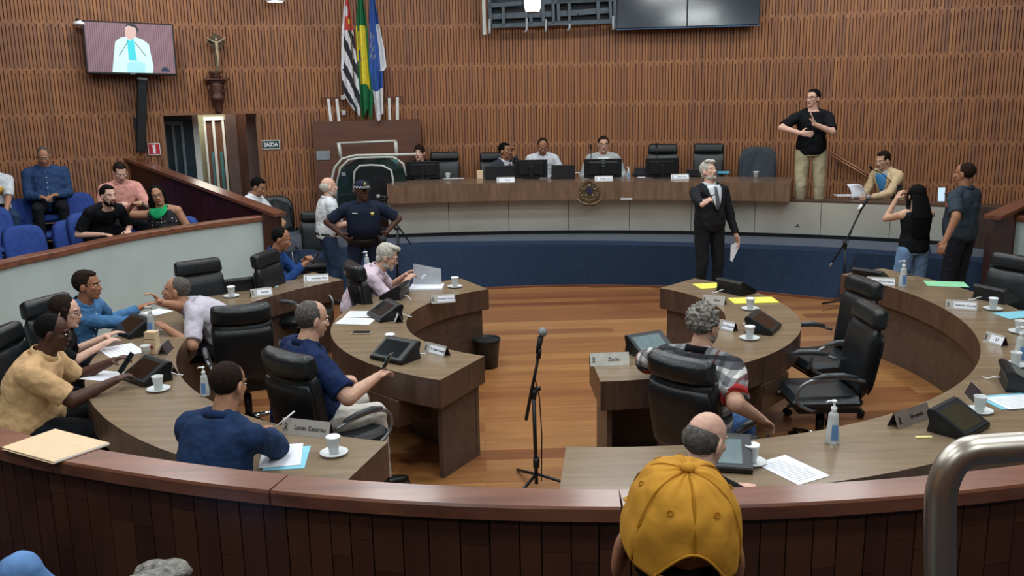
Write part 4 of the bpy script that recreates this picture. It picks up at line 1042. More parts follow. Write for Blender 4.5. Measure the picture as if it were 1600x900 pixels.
sheet('paper_sheet', 245, 488, 60, .2, .2, 'white folded sheet between the two men leaning together')
sheet('folder', 412, 446, 95, .30, .2, 'light blue folder on the outer left desk', m=M_cyan, cat_='folder', th=.003)
sheet('paper_sheet', 1108, 447, 100, .25, .22, 'yellow sheet at the far corner of the inner right desk', m=M_yel, th=.004)
sheet('paper_sheet', 1177, 470, 92, .40, .22, 'yellow papers under the covered cup', m=M_yel, th=.006)
sheet('paper_sheet', 1478, 444, 75, .36, .24, 'light green paper on the outer right desk', m=M_grn, th=.002)
sheet('paper_sheet', 1590, 492, 100, .32, .2, 'light blue sheet at the right picture edge', m=M_cyan)
sheet('paper_sheet', 1592, 628, 100, .30, .21, 'white sheet over a blue folder at the right picture edge', z=.7545, lines=6)
sheet('folder', 1584, 627, 100, .34, .23, 'light blue folder beneath the white sheet at the right edge', m=M_cyan, cat_='folder', th=.003)
sheet('paper_strip', 1443, 684, 92, .085, .022, 'short pale yellow strip on the desk near the metal handrail', m=mat('pale_yellow', '#ddd78b', .5), th=.006)
sheet('paper_sheet', 1328, 306, 85, .4, .22, 'white sheets on the ledge in front of the man in the beige blazer', z=1.122, th=.01)
sheet('paper_sheet', 1010, 285 - 8, 92, .25, .15, 'white papers between two podium monitors', z=PT)
sheet('paper_sheet', 905, 270, 92, .2, .14, 'white papers beside the second podium laptop', z=PT)
sheet('paper_sheet', 712, 279, 92, .25, .12, 'white papers beside the first podium monitor', z=PT + .001)
sheet('blue_box', 1130, 271, 92, .17, .05, 'light blue packet behind the head of the suited man', m=mat('bright_cyan', '#5fb9d8', .5), z=PT, th=.03, cat_='packet')
sheet('small_box', 750, 279, 92, .09, .07, 'small beige box left of the first podium laptop', m=M_manila, z=PT, th=.12, cat_='box')
# manila folder on the barrier: a folded card
mb = MB(); pts = [px(2, 702, 1.153), px(83, 725, 1.153), px(171, 695, 1.153), px(86, 673, 1.153)]
def slab(mb, P, z, th, mi=0): mb.add([(p.x, p.y, z) for p in P] + [(p.x, p.y, z + th) for p in P], [(3, 2, 1, 0), (4, 5, 6, 7), (0, 1, 5, 4), (1, 2, 6, 5), (2, 3, 7, 6), (3, 0, 4, 7)], mi)
c = sum(pts, V()) / 4; P = [p - V((c.x, c.y, 0)) for p in pts]
t = root('manila_folder', (c.x, c.y, 0), 0, 'cream manila folder lying on the wooden barrier in the foreground', 'folder')
slab(mb, P, 1.1515, .002); mb.obj('lower_cover', M_manila, t); mb = MB(); slab(mb, [p * .985 + V((.004, .003, 0)) for p in P], 1.154, .004); mb.obj('papers', M_paper, t); mb = MB(); slab(mb, [p + V((-.002, .006, 0)) for p in P], 1.1585, .002); mb.obj('upper_cover', M_manila, t)
# phones and pen lying on desks
def phone_flat(u, v, face, label, z=.75, w_=.075, l=.155):
    p = px(u, v, z); t = root('smartphone', (p.x, p.y, z + .001), R(face - 90), label, 'phone'); mb = MB(); mb.box((0, 0, .005), (w_, l, .009), None, bev=.003); mb.obj('case', mat('phone_case', '#b9a88a', .3), t); mb = MB(); mb.box((0, 0, .0101), (w_ * .9, l * .92, .001)); mb.obj('screen', M_screen_off, t)
phone_flat(565, 521, -5, 'smartphone in a gold case lying on the inner left desk')
phone_flat(1416, 447 - 15, -30, 'dark smartphone on the outer right desk behind the gel bottle')
# cardboard box with red mark
p = px(240, 552, .75); t = root('cardboard_box', (p.x, p.y, .751), R(-8), 'small beige cardboard box with red mark standing on the outer left desk', 'box')
mb = MB(); mb.box((0, 0, .085), (.085, .07, .17), None, bev=.003); mb.obj('carton', mat('beige_carton', '#cdb592', .6), t)
mb = MB(); mb.box((0, -.0362, .06), (.05, .001, .022), Matrix.Rotation(R(20), 3, 'Y')); mb.obj('red_mark', mat('red_mark', '#9c2f2a', .5), t); mb = MB(); mb.box((0, -.0362, .115), (.084, .001, .004)); mb.obj('seam', M_ink, t)
# waste bin
p = px(758, 580, 0); t = root('waste_bin', (p.x + .02, p.y + .14, 0), 0, 'black waste bin beside the near end of the inner left desk', 'bin')
mb = MB(); mb.lathe([(.10, 0), (.125, .27), (.13, .28), (.12, .28), (.095, .01), (0, .01)], n=24); mb.obj('bin_body', M_black, t)
mb = MB(); mb.lathe([(.128, .255), (.134, .285), (.128, .29), (.12, .27)], n=24); mb.obj('bin_liner', M_blackm, t)
# ------------------------------------------------------------------ podium equipment
def monitor(u, v, w_, h, label, face=272, logo=False, z=PT):
    p = px(u, v, z); t = root('computer_monitor', (p.x, p.y, z), R(face - 90), label, 'monitor'); zc = .012 + h / 2
    # front faces +y (the reader sits behind the desk); we see the back
    mb = MB(); mb.box((0, .0, zc), (w_, .03, h), None, bev=.006); mb.box((0, -.022, zc), (w_ * .8, .03, h * .72), None, bev=.012); mb.obj('housing', M_black, t)
    mb = MB(); mb.box((0, .0165, zc), (w_ * .95, .002, h * .92)); mb.obj('screen', M_screen_off, t)
    mb = MB(); mb.box((0, -.05, .10), (.07, .03, .18), None, bev=.008); mb.obj('stand', M_black, t)
    mb = MB(); mb.box((0, -.03, .008), (.24, .18, .014), None, bev=.006); mb.obj('base', M_black, t)
    if logo:
        mb = MB(); mb.tube([(.028 * math.cos(a), -.040, zc + h * .35 + .028 * math.sin(a)) for a in [2 * math.pi * q / 20 for q in range(20)]], .0025, 6, closed=True); mb.obj('logo_ring', mat('logo_grey', '#7f8488', .4), t)
        text('DELL', .016, mat('logo_grey', ''), t, (0, -.041, zc + h * .35), (R(90), 0, 0), name='logo_letters')
    return t
# monitors turn their backs to the well: the reader's side (+y local) points away from us
monitor(661, 280, .50, .25, 'black monitor hiding the woman at the left end of the podium', 90)
monitor(830, 279, .48, .26, 'black monitor in front of the man in the white shirt', 90)
monitor(942, 279, .54, .27, 'large black monitor with a round maker logo in front of the grey suited man', 90, True)
monitor(1034, 278, .47, .27, 'black monitor on the podium in front of the empty chair', 90)
def laptop(u, v, w_, label, face=90, lid=.19):
    p = px(u, v, PT); t = root('laptop', (p.x, p.y, PT), R(face - 90), label, 'laptop')
    mb = MB(); mb.box((0, .12, .01), (w_, .24, .018), None, bev=.004); mb.obj('base', M_blackm, t)
    mb = MB(); mb.box((0, -.015, .018 + lid / 2), (w_, .010, lid), Matrix.Rotation(R(12), 3, 'X'), bev=.003); mb.obj('lid', mat('laptop_grey', '#25282c', .45), t); return t
laptop(781, 281, .42, 'dark laptop open in front of the man in the dark suit'); laptop(880, 280, .34, 'dark laptop open between two podium monitors', lid=.19); laptop(1086, 277, .26, 'low dark laptop in front of the empty podium chair', lid=.1)
laptop(1002, 276, .22, 'small dark device beside the large monitor', lid=.12)
def gooseneck(p, top, label, rot=0):
    t = root('gooseneck_microphone', p, 0, label, 'microphone'); d = V(top) - V(p)
    mb = MB(); mb.lathe([(.05, 0), (.05, .012), (.02, .03), (.01, .05)], n=18); mb.obj('base', M_black, t)
    mb = MB(); mb.tube([(0, 0, .04), (d.x * .1, d.y * .1, d.z * .5), (d.x * .6, d.y * .6, d.z * .85), tuple(d)], .006, 6); mb.obj('neck', M_black, t)
    mb = MB(); mb.cap(d, d + d.normalized() * .04 + V((0, 0, .0)), .014, .018, 10); mb.obj('capsule', M_blackm, t); return t
q = px(925, 279, PT); gooseneck(q + V((0, .15, 0)), q + V((0, .2, .42)), 'gooseneck microphone in front of the grey suited man')
q = px(1030, 277, PT); gooseneck(q + V((0, .3, 0)), q + V((0, .3, .42)), 'gooseneck microphone behind the third podium monitor')
q = px(1402, 312, 1.12); gooseneck(q + V((0, .1, 0)), pxd(1362, 264, q.y - .1), 'long thin gooseneck microphone before the man in the beige blazer')

# coat of arms on the podium desk
p = px(921, 300, 1.23); d = V((p.x - PC[0], p.y - PC[1], 0)).normalized(); ang = math.atan2(d.y, d.x) - math.pi / 2
q = V((PC[0], PC[1], 1.22)) + d * 10.70; t = root('coat_of_arms', q, ang, 'bronze coat of arms with star and wreath on the podium desk front', 'coat of arms'); t.scale = (1.12, 1, 1.12)
def circ(r, n=24, y=0, ph=0): return [V((r * math.cos(2 * math.pi * k / n + ph), y, r * math.sin(2 * math.pi * k / n + ph))) for k in range(n)]
mb = MB(); mb.poly([V((p_.x * 1, .012, p_.z * 1.08 + .02)) for p_ in circ(.105, 32)], .02, axis=(0, -1, 0)); mb.obj('wreath', M_bronze, t)
rr = random.Random(8); mb = MB()
for k in range(36):
    a = 2 * math.pi * k / 36; c = V((math.cos(a) * .112, -.012, math.sin(a) * .12 + .02)); mb.ell(c, (.010, .006, .026), Matrix.Rotation(-(a - math.pi / 2) + rr.uniform(-.4, .4) + .4, 3, 'Y'), 8, 6)
mb.obj('leaves', M_bronze, t)
mb = MB(); star = []
for k in range(10): r_ = .085 if k % 2 == 0 else .035; a = math.pi / 2 + k * math.pi / 5; star.append(V((r_ * math.cos(a), -.012, r_ * math.sin(a) + .03)))
mb.poly(star, .01, axis=(0, -1, 0)); s_ = mb.obj('star', mat('dark_bronze', '#4b3e2c', .4, metal=.5), t)
mb = MB()
for k in range(5): a = math.pi / 2 + k * 2 * math.pi / 5; mb.ell((.066 * math.cos(a), -.026, .066 * math.sin(a) + .03), (.006, .004, .012), Matrix.Rotation(-(a - math.pi / 2), 3, 'Y'), 8, 6)
mb.obj('star_tips', M_paper, s_)
mb = MB(); mb.poly([V((p_.x, -.022, p_.z + .03)) for p_ in circ(.038, 24)], .006, axis=(0, -1, 0)); mb.obj('blue_disc', mat('navy_enamel', '#2b3045', .3), t)
mb = MB(); rows = []
for sgn in (0, 1):
    pass
path = [(-.15, -.085), (-.13, -.10), (-.09, -.13), (-.03, -.145), (.03, -.145), (.09, -.13), (.13, -.10), (.15, -.085)]
mb.grid([[V((x, -.012, z_ + o)) for x, z_ in path] for o in (-.016, .016)]); r1 = mb.obj('ribbon', M_bronze, t); md = r1.modifiers.new('thick', 'SOLIDIFY'); md.thickness = .008
mb = MB(); mb.box((0, -.008, -.115), (.02, .012, .09)); mb.obj('sword', M_bronze, t)
# small white plate under the desk edge right of the arms
q = px(981, 303, 1.13); mb = MB(); mb.box((0, 0, 0), (.16, .01, .02)); tag(mb.obj('white_strip', M_whitep, None, pol(PC, 10.71, math.degrees(math.atan2(q.y - PC[1], q.x - PC[0])), 1.135), R(-7)), 'narrow white strip on the lower edge of the podium desk', 'strip')

# ------------------------------------------------------------------ microphone stands in the well
def tube_obj(name, pts, r, m, par, n=8): mb = MB(); mb.tube(pts, r, n); return mb.obj(name, m, par)
p = px(838, 757, 0) + V((.0, -.05, 0)); base = V((p.x, p.y, 0)); t = root('microphone_stand', base, 0, 'black microphone stand in the middle of the well, microphone pointing up', 'microphone stand')
D0 = base.y
def lp(u, v, par_y=None): q = pxd(u, v, par_y or D0); return q - base
tube_obj('pole', [(0, 0, .03), lp(834, 622)], .013, M_black, t); tube_obj('upper_pole', [lp(834, 622), lp(836, 608)], .017, M_black, t)
tube_obj('clutch', [lp(838, 730), lp(838, 715)], .022, M_black, t)
tube_obj('boom', [lp(822, 656), lp(831, 608), lp(838, 575), lp(842, 548)], [.012, .011, .010, .010], M_black, t)
tube_obj('knob', [lp(834, 608), lp(845, 607)], .016, M_black, t); tube_obj('cable', [lp(840, 552), lp(836, 590) + V((0, -.03, 0)), lp(838, 620) + V((.02, -.02, 0)), lp(842, 680) + V((.02, 0, 0)), lp(846, 752)], .004, M_blackm, t)
tube_obj('mic_clip', [lp(841, 560), lp(843, 545)], .016, M_black, t)
m_ = tube_obj('microphone', [lp(840, 552), lp(845, 526)], [.014, .020], M_blackm, t, 14); mb = MB(); mb.ell(lp(848, 519), (.030, .030, .032)); mb.obj('mic_grille', mat('grille_grey', '#8d9092', .4, metal=.5, bump=.6, bscale=500), m_)
for k in range(3):
    a = R(90 + 120 * k + 25); tube_obj('foot', [(0, 0, .10), (.16 * math.cos(a), .16 * math.sin(a), .05), (.30 * math.cos(a), .30 * math.sin(a), .012)], .011, M_black, t)
# right stand with slanting boom
q = px(1320, 482, 0); base = V((q.x, q.y, 0)); D0 = base.y; t = root('microphone_stand', base, 0, 'black boom microphone stand in front of the podium at the right', 'microphone stand')
tube_obj('pole', [(0, 0, .03), lp(1321, 380)], .013, M_black, t); tube_obj('clutch', [lp(1320, 388), lp(1320, 374)], .022, M_black, t)
tube_obj('boom', [lp(1296, 417), lp(1321, 378), lp(1343, 333), lp(1351, 318)], [.010, .011, .011, .010], M_black, t); tube_obj('counter_grip', [lp(1296, 417), lp(1300, 411)], .013, mat('grip_grey', '#6d7276', .4), t)
m_ = tube_obj('microphone', [lp(1343, 330), lp(1355, 311)], [.017, .022], M_blackm, t, 12); mb = MB(); mb.ell(lp(1357, 308), (.030, .030, .030)); mb.obj('mic_grille', mat('grille_grey', ''), m_); tube_obj('mic_clip', [lp(1341, 328), lp(1347, 320)], .020, M_whitep, t)
tube_obj('cable', [lp(1351, 318) + V((0, .03, 0)), lp(1336, 345), lp(1323, 385), lp(1320, 430) + V((-.02, .02, 0)), (-.06, 0, .02), (-.3, -.1, .006)], .004, M_blackm, t)
for k in range(3):
    a = R(90 + 120 * k + 40); tube_obj('foot', [(0, 0, .10), (.3 * math.cos(a), .3 * math.sin(a), .012)], .011, M_black, t)
# stand near the policeman
q = px(621, 460, 0); base = V((q.x, q.y, 0)); D0 = base.y; t = root('microphone_stand', base, 0, 'black boom microphone stand beside the policeman', 'microphone stand')
tube_obj('pole', [(0, 0, .03), lp(621, 357)], .013, M_black, t); tube_obj('boom', [lp(596, 311), lp(603, 320), lp(621, 352), lp(642, 382)], .010, M_black, t); tube_obj('clutch', [lp(616, 357), lp(625, 356)], .022, M_black, t)
m_ = tube_obj('microphone', [lp(606, 308), lp(595, 308)], [.017, .020], M_blackm, t, 12); mb = MB(); mb.ell(lp(591, 307), (.030, .030, .030)); mb.obj('mic_grille', mat('grille_grey', ''), m_); tube_obj('mic_clip', [lp(601, 309), lp(598, 316)], .016, M_black, t)
tube_obj('cable', [lp(606, 308), lp(609, 318) + V((0, .02, 0)), lp(624, 360), lp(622, 420), (.05, 0, .01)], .004, M_blackm, t)
for k in range(3):
    a = R(90 + 120 * k); tube_obj('foot', [(0, 0, .10), (.3 * math.cos(a), .3 * math.sin(a), .012)], .011, M_black, t)
# ------------------------------------------------------------------ things on the back wall
def wall_root(name, u, v, label, cat_, off=.05, rad=None):
    p = pxc(u, v, WC[0], WC[1], WR - .03 - off); a = math.atan2(p.y - WC[1], p.x - WC[0]); t = root(name, p, a - math.pi / 2, label, cat_); return t, p, a - math.pi / 2
def wl(t, rz, u, v, y=0.0):
    """local point of the plane y (toward the wall positive) of a wall thing, seen at pixel"""
    o = t.location; n = V((-math.sin(rz), math.cos(rz), 0)); p1 = pxd(u, v, 1.0); d = V((p1.x, 1.0, p1.z - CAMH)); cc = V((0, 0, CAMH))
    s = ((o + n * y - cc).dot(n)) / d.dot(n); q = cc + d * s - o; return Matrix.Rotation(-rz, 3, 'Z') @ q
# television
t, p, rz = wall_root('wall_television', 204, 76, 'flat television on the slatted wall showing a man at a lectern', 'television', .22)
mt = Matrix.Rotation(R(1.6), 3, 'Y') @ Matrix.Rotation(R(-6), 3, 'X'); W_, H_ = 1.22, .70
mb = MB(); mb.box((0, 0, 0), (W_, .05, H_), mt, bev=.008); mb.obj('housing', M_black, t)
def tvp(x, z, y=-.028): return mt @ V((x, y, z))
def flat(name, pts, m, par, y, mt_=None):
    mb = MB(); mb.poly([(mt_ or mt) @ V((x, y, z)) for x, z in pts]); return mb.obj(name, m, par)
def em(n, c, e=.9): return mat('screen_' + n, c, .4, emit=e * .36, noise_amt=.0)
scr = flat('screen', [(-.585, -.325), (.585, -.325), (.585, .33), (-.585, .33)], em('rose', '#8a6a72', .55), t, -.027)
mb = MB()
for k in range(40):
    x = -.58 + k * .0293; mb.poly([mt @ V((a, -.0275, b)) for a, b in ((x, -.325), (x + .010, -.325), (x + .010, .33), (x, .33))])
mb.obj('picture_slats', em('slats', '#6a4f58', .45), scr)
flat('picture_jacket', [(-.27, -.325), (-.25, -.2), (-.2, .08), (-.12, .14), (-.02, .16), (.06, .16), (.17, .12), (.25, .06), (.29, -.25), (.27, -.325)], em('jacket', '#c5ece6', .95), scr, -.029)
flat('picture_shirt', [(-.04, -.16), (-.04, .12), (.0, .10), (.05, .13), (.07, -.16)], em('shirt', '#3fc6cf', .95), scr, -.030)
flat('picture_paper', [(-.07, -.325), (-.07, -.19), (.1, -.17), (.18, -.2), (.17, -.325)], em('paper', '#9fd8e0', .95), scr, -.031)
flat('picture_face', [(-.06, .17), (-.05, .28), (.0, .31), (.07, .30), (.1, .24), (.08, .16), (.02, .11), (-.03, .12)], em('face', '#c9a9a2', .9), scr, -.030)
flat('picture_hair', [(-.05, .28), (-.03, .32), (.04, .335), (.10, .31), (.13, .25), (.10, .2), (.09, .27), (.04, .29), (-.01, .3)], em('hair', '#2c2a38', .4), scr, -.031)
flat('picture_corner', [(.38, -.3), (.42, -.24), (.48, -.25), (.52, -.3)], em('dark_blue', '#1d2b4d', .5), scr, -.029)
for x0, x1 in ((-.16, -.03), (.2, .06)):
    mb = MB(); mb.tube([tvp(x0, -.1, -.032), tvp(x1, .09, -.032)], .004, 5); mb.obj('picture_microphone', em('dark_blue', ''), scr)
mb = MB(); mb.box(mt @ V((0, -.028, -.34)), (.07, .004, .015), mt); mb.obj('maker_mark', mat('logo_grey', ''), t)
mb = MB(); mb.box((0, .12, 0), (.3, .2, .25)); mb.obj('wall_bracket', M_black, t); t.scale = (.94, 1, 1)
# white ceiling-type lamp left of television
t, p, rz = wall_root('wall_lamp', 126, 38, 'small white lamp on the slatted wall left of the television', 'lamp', .12)
mb = MB(); mb.lathe([(.02, .05), (.08, .03), (.10, 0), (.09, -.01), (0, -.012)], n=20); mb.obj('lamp_shade', M_whitep, t); mb = MB(); mb.tube([(0, 0, .03), (-.03, .05, .07), (-.03, .13, .07)], .012); mb.obj('arm', M_black, t)
for u, v, lab in ((430, 0, 'bright white lamp cut by the top edge, left of the flags'),):
    t, p, rz = wall_root('wall_lamp', u, v, lab, 'lamp', .25)
    mb = MB(); mb.lathe([(.13, -.02), (.14, 0), (.12, .05), (.0, .06)], n=24); mb.obj('lamp_shade', M_whitep, t); mb = MB(); mb.lathe([(.11, -.022), (0, -.024)], n=20); mb.obj('bulb', mat('bulb', (1, 1, .97, 1), .4, emit=4, noise_amt=0), t); mb = MB(); mb.cyl((0, 0, .05), (0, .26, .05), .015); mb.obj('arm', M_whitep, t)
# column speaker
t, p, rz = wall_root('column_speaker', 219, 182, 'tall slim black column loudspeaker under the television', 'speaker', .15)
a_, b_ = wl(t, rz, 222, 125), wl(t, rz, 220, 238)
mb = MB(); mb.tube([a_, b_], [.1, .1], 4); 
for i, vv in enumerate(mb.v): pass
mb = MB(); dz = (a_ - b_); mid = (a_ + b_) / 2; rot = Matrix.Rotation(math.atan2(dz.x, dz.z), 3, 'Y'); mb.box(mid, (.125, .14, dz.length), rot, bev=.01); mb.obj('cabinet', M_blackm, t)
mb = MB(); mb.box(mid + V((0, -.073, 0)), (.10, .006, dz.length * .96), rot); mb.obj('grille', mat('speaker_grille', '#12141a', .7, bump=.5, bscale=500), t)
mb = MB(); mb.box(mid + V((-.08, .04, -.1)), (.06, .12, .18)); mb.obj('wall_bracket', M_black, t); mb = MB(); mb.box(a_ + V((0, 0, .015)), (.13, .13, .03), rot, bev=.008); mb.obj('top_cap', mat('grey_cap', '#7e8284', .5), t)
# crucifix on a carved console
t, p, rz = wall_root('crucifix', 338, 75, 'crucifix with a pale figure above the carved wooden console', 'crucifix', .09)
M_dwood = mat('dark_carved_wood', '#4a2a22', .45, noise_amt=.15, bump=.4, bscale=60); M_brassf = mat('old_brass', '#6f624a', .45, metal=.5)
g = lambda u, v, y=0.0: wl(t, rz, u, v, y)
mb = MB(); mb.box((g(338, 52) + g(338, 110)) / 2, (.05, .03, (g(338, 52) - g(338, 110)).length)); mb.box((g(322, 65) + g(352, 65)) / 2, ((g(322, 65) - g(352, 65)).length, .03, .05))
mb.obj('cross', M_brassf, t)
mb = MB(); mb.poly([g(338, 66) + V((.10 * math.cos(2 * math.pi * k / 20) * (1.25 if k % 5 == 0 else 1), .005, .10 * math.sin(2 * math.pi * k / 20) * (1.25 if k % 5 == 0 else 1))) for k in range(20)], .02, axis=(0, -1, 0)); mb.obj('halo_rays', mat('aged_bronze_dark', '#4f4334', .5, metal=.4), t)
mb = MB(); H0 = g(338, 66, -.04)
mb.ell(H0 + V((0, -.01, .035)), (.018, .02, .024)); mb.cap(H0 + V((0, 0, -.01)), H0 + V((0, 0, -.12)), .026, .02); mb.cap(H0 + V((0, 0, -.12)), H0 + V((.005, -.01, -.22)), .022, .014); mb.cap(H0 + V((.005, -.01, -.22)), H0 + V((-.005, 0, -.33)), .014, .008)
for s in (-1, 1): mb.cap(H0 + V((s * .02, 0, 0)), H0 + V((s * .08, 0, .03)), .012, .009, 8); mb.cap(H0 + V((s * .08, 0, .03)), H0 + V((s * .13, .01, .07)), .009, .006, 8)
o = mb.obj('figure', mat('ivory_figure', '#b3a280', .5), t); smooth_mods(o, .006, 1)
t, p, rz = wall_root('carved_console', 339, 145, 'carved dark wooden wall console carrying the crucifix', 'console', .13)
a_ = wl(t, rz, 337, 122).z; b_ = wl(t, rz, 337, 172).z; hh = a_ - b_
mb = MB(); mb.lathe([(.07, a_ + .10), (.10, a_ + .07), (.06, a_ + .05), (.09, a_ + .02), (.075, a_)], n=20); mb.obj('plinth', M_dwood, t)
mb = MB(); mb.box((0, 0, a_ - .02), (.34, .24, .035), None, bev=.01); mb.box((0, .01, a_ - .05), (.24, .2, .03), None, bev=.008); mb.obj('shelf', M_dwood, t)
mb = MB(); mb.lathe([(.10, a_ - .065), (.11, a_ - .1), (.085, a_ - .2), (.10, a_ - .26), (.115, a_ - .28), (.09, a_ - .31), (.075, a_ - .38), (.045, a_ - .46), (.05, a_ - .48), (.02, a_ - .5)], n=16)
for s in (-1, 1): mb.tube([(s * .09, -.04, a_ - .08), (s * .12, -.06, a_ - .14), (s * .09, -.05, a_ - .2), (s * .07, -.04, a_ - .25)], [.02, .024, .018, .01], 8)
mb.obj('corbel', M_dwood, t)
# fire hose sign, exit sign, grey plate
t, p, rz = wall_root('fire_sign', 241, 233, 'red and white fire safety sign beside the corridor opening', 'sign', .01)
mb = MB(); mb.box((0, 0, 0), (.165, .008, .165)); mb.obj('sign_board', M_whitep, t); mb = MB(); mb.box((0, -.005, 0), (.145, .002, .145)); mb.obj('red_field', mat('sign_red', '#b02536', .5), t)
mb = MB(); mb.box((0, -.007, 0), (.034, .002, .12)); mb.box((-.015, -.007, .045), (.03, .002, .02)); mb.obj('hose_symbol', M_whitep, t)
t, p, rz = wall_root('exit_sign', 423, 226, 'green exit sign reading SAÍDA on the slatted wall', 'sign', .01)
mb = MB(); mb.box((0, 0, 0), (.265, .008, .135)); mb.obj('sign_board', M_whitep, t); mb = MB(); mb.box((0, -.005, 0), (.245, .002, .115)); mb.obj('green_field', mat('sign_green', '#1d3a32', .5), t)
text('SAÍDA', .085, M_whitep, t, (0, -.0072, -.002), (R(90), 0, 0), sx=.86, font_bold=.002)
# bulkhead panel below the flags
t, p, rz = wall_root('wood_panel', 575, 245, 'flat brown wooden panel below the three flags', 'panel', .16)
a_ = wl(t, rz, 489, 190); b_ = wl(t, rz, 655, 188); zb = -1.75
mb = MB(); mb.box(((a_.x + b_.x) / 2, 0, (a_.z + zb) / 2), (b_.x - a_.x, .25, a_.z - zb)); mb.obj('board', wood('bulkhead_wood', '#533527', '#654232', .45, 'X', 7, 1.2), t)
q = wl(t, rz, 505, 243, -.13); mb = MB(); mb.box(q, (.20, .01, .135), None, bev=.004); mb.obj('grey_plate', mat('plate_aluminium', '#8f959a', .4, metal=.3), t)
for (u, v0, v1, u1) in ((513, 154, 190, 517), (526, 154, 190, 530), (608, 153, 189, 609), (621, 152, 189, 621)):
    A = wl(t, rz, u, v0, -.05); B = wl(t, rz, u1, v1, -.05); mb = MB(); d_ = A - B; mb.box((A + B) / 2, (.04, .03, d_.length), Matrix.Rotation(math.atan2(d_.x, d_.z), 3, 'Y')); mb.obj('white_post', M_white, t)
mb = MB(); A = wl(t, rz, 500, 154, .1); B = wl(t, rz, 630, 152, .1); mb.box((A + B) / 2, (B.x - A.x, .02, .03)); mb.obj('upper_rail', M_redwood, t)
for (u, v) in ((536, 152), (537, 176)):
    mb = MB(); mb.box(wl(t, rz, u, v, .09), (.06, .03, .07), None, bev=.004); mb.obj('socket', M_whitep, t)
# flags
def flag(name, label, rows, cols, drop, y, cell):
    """rows: list of (v, uL, uR); cell(i, j) -> material index"""
    t, p, rz = wall_root(name, (rows[0][1] + rows[-1][2]) / 2, 100, label, 'flag', y)
    mb = MB(); nr = 120; nc = 30; G_ = []
    def at(v):
        for a, b in zip(rows, rows[1:]):
            if v <= b[0]: f = (v - a[0]) / (b[0] - a[0]); return lerp(a[1], b[1], f), lerp(a[2], b[2], f)
        return rows[-1][1:]
    for i in range(nr + 1):
        v = rows[0][0] + (rows[-1][0] - rows[0][0]) * i / nr; uL, uR = at(v); r_ = []
        for j in range(nc + 1):
            f = j / nc; vv = v + drop(f) * (i / nr) ** 3; q = wl(t, rz, lerp(uL, uR, f), vv, 0); amp = .035 * min(1, i / 25 + .2)
            r_.append(q + V((0, amp * math.sin(f * 9.5 + i * .012) + .01 * math.sin(f * 23 + i * .04), 0)))
        G_.append(r_)
    P = [q for r_ in G_ for q in r_]; mb.v = [tuple(q) for q in P]
    for i in range(nr):
        for j in range(nc):
            mb.f.append((i * (nc + 1) + j, i * (nc + 1) + j + 1, (i + 1) * (nc + 1) + j + 1, (i + 1) * (nc + 1) + j)); mb.m.append(cell(rows[0][0] + (rows[-1][0] - rows[0][0]) * (i + .5) / nr, (j + .5) / nc)); mb.sm.append(True); mb.att.append(0)
    o = mb.obj('cloth', cols, t); md = o.modifiers.new('thick', 'SOLIDIFY'); md.thickness = .006
    A = wl(t, rz, rows[0][1] + 3, -60, .02); B = wl(t, rz, (rows[-1][1] + rows[-1][2]) / 2, 186, .05); mb = MB(); mb.cyl(A, B, .014); mb.obj('pole', M_brassf, t)
    return t
FW, FB, FR, FY = mat('flag_white', '#cfd0d4', .8), mat('flag_black', '#23252d', .8), mat('flag_red', '#b8443a', .8), mat('flag_yellow', '#e0cf3c', .8)
FG, FBL, FGD = mat('flag_green', '#15683f', .8), mat('flag_blue', '#2b5096', .8), mat('flag_gold', '#8c8a86', .8)
def sp(v, f):
    if v < 48: 
        if f < .25: return 0
        if ((f - .42) / .16) ** 2 + ((v - 18) / 8) ** 2 < 1: return 0
        if ((f - .68) / .16) ** 2 + ((v - 33) / 4.5) ** 2 < 1: return 3
        return 2
    if f < .18 and v < 108: return 0
    return 0 if int((v - f * 58 + 400) / 21) % 2 == 0 else 1
flag('state_flag', 'flag with black and white stripes and a red corner, leftmost of the three', [(-25, 540, 543), (0, 538, 545), (50, 534, 552), (110, 533, 559), (150, 537, 563), (172, 549, 562)], [FW, FB, FR, FY], lambda f: 14 * f - 4, .34, sp)
def brf(v, f):
    if v < 36: return 0
    if 40 < v < 140:
        if f < .12 and v < 95: return 1
        lim = .18 if v > 48 else .3
        if lim < f < .86 and v < 128 + 14 * f: 
            if f < .30 and 78 < v < 96: return 2
            return 1
    return 0
flag('national_flag', 'green and yellow flag hanging in the middle of the three', [(-25, 560, 566), (0, 559, 568), (45, 556, 574), (100, 559, 578), (150, 562, 583), (180, 566, 580)], [FG, FY, FBL], lambda f: 8 * math.cos(f * 6), .26, brf)
def ctf(v, f):
    if v > 140: return 1
    if f > .62 and 37 < v < 112: return 1
    if v > 112 and f > .80: return 2 if False else 0
    if (v > 50 and v < 92) and .08 < f < .36 and (int(v / 5) + int(f * 14)) % 3 == 0: return 2
    return 0
flag('city_flag', 'blue and white flag hanging rightmost of the three', [(-25, 578, 584), (0, 577, 586), (37, 577, 592), (75, 577, 600), (106, 577, 604), (114, 579, 598), (150, 584, 598), (184, 588, 599)], [FBL, FW, FGD], lambda f: 6 * math.sin(f * 5), .34, ctf)

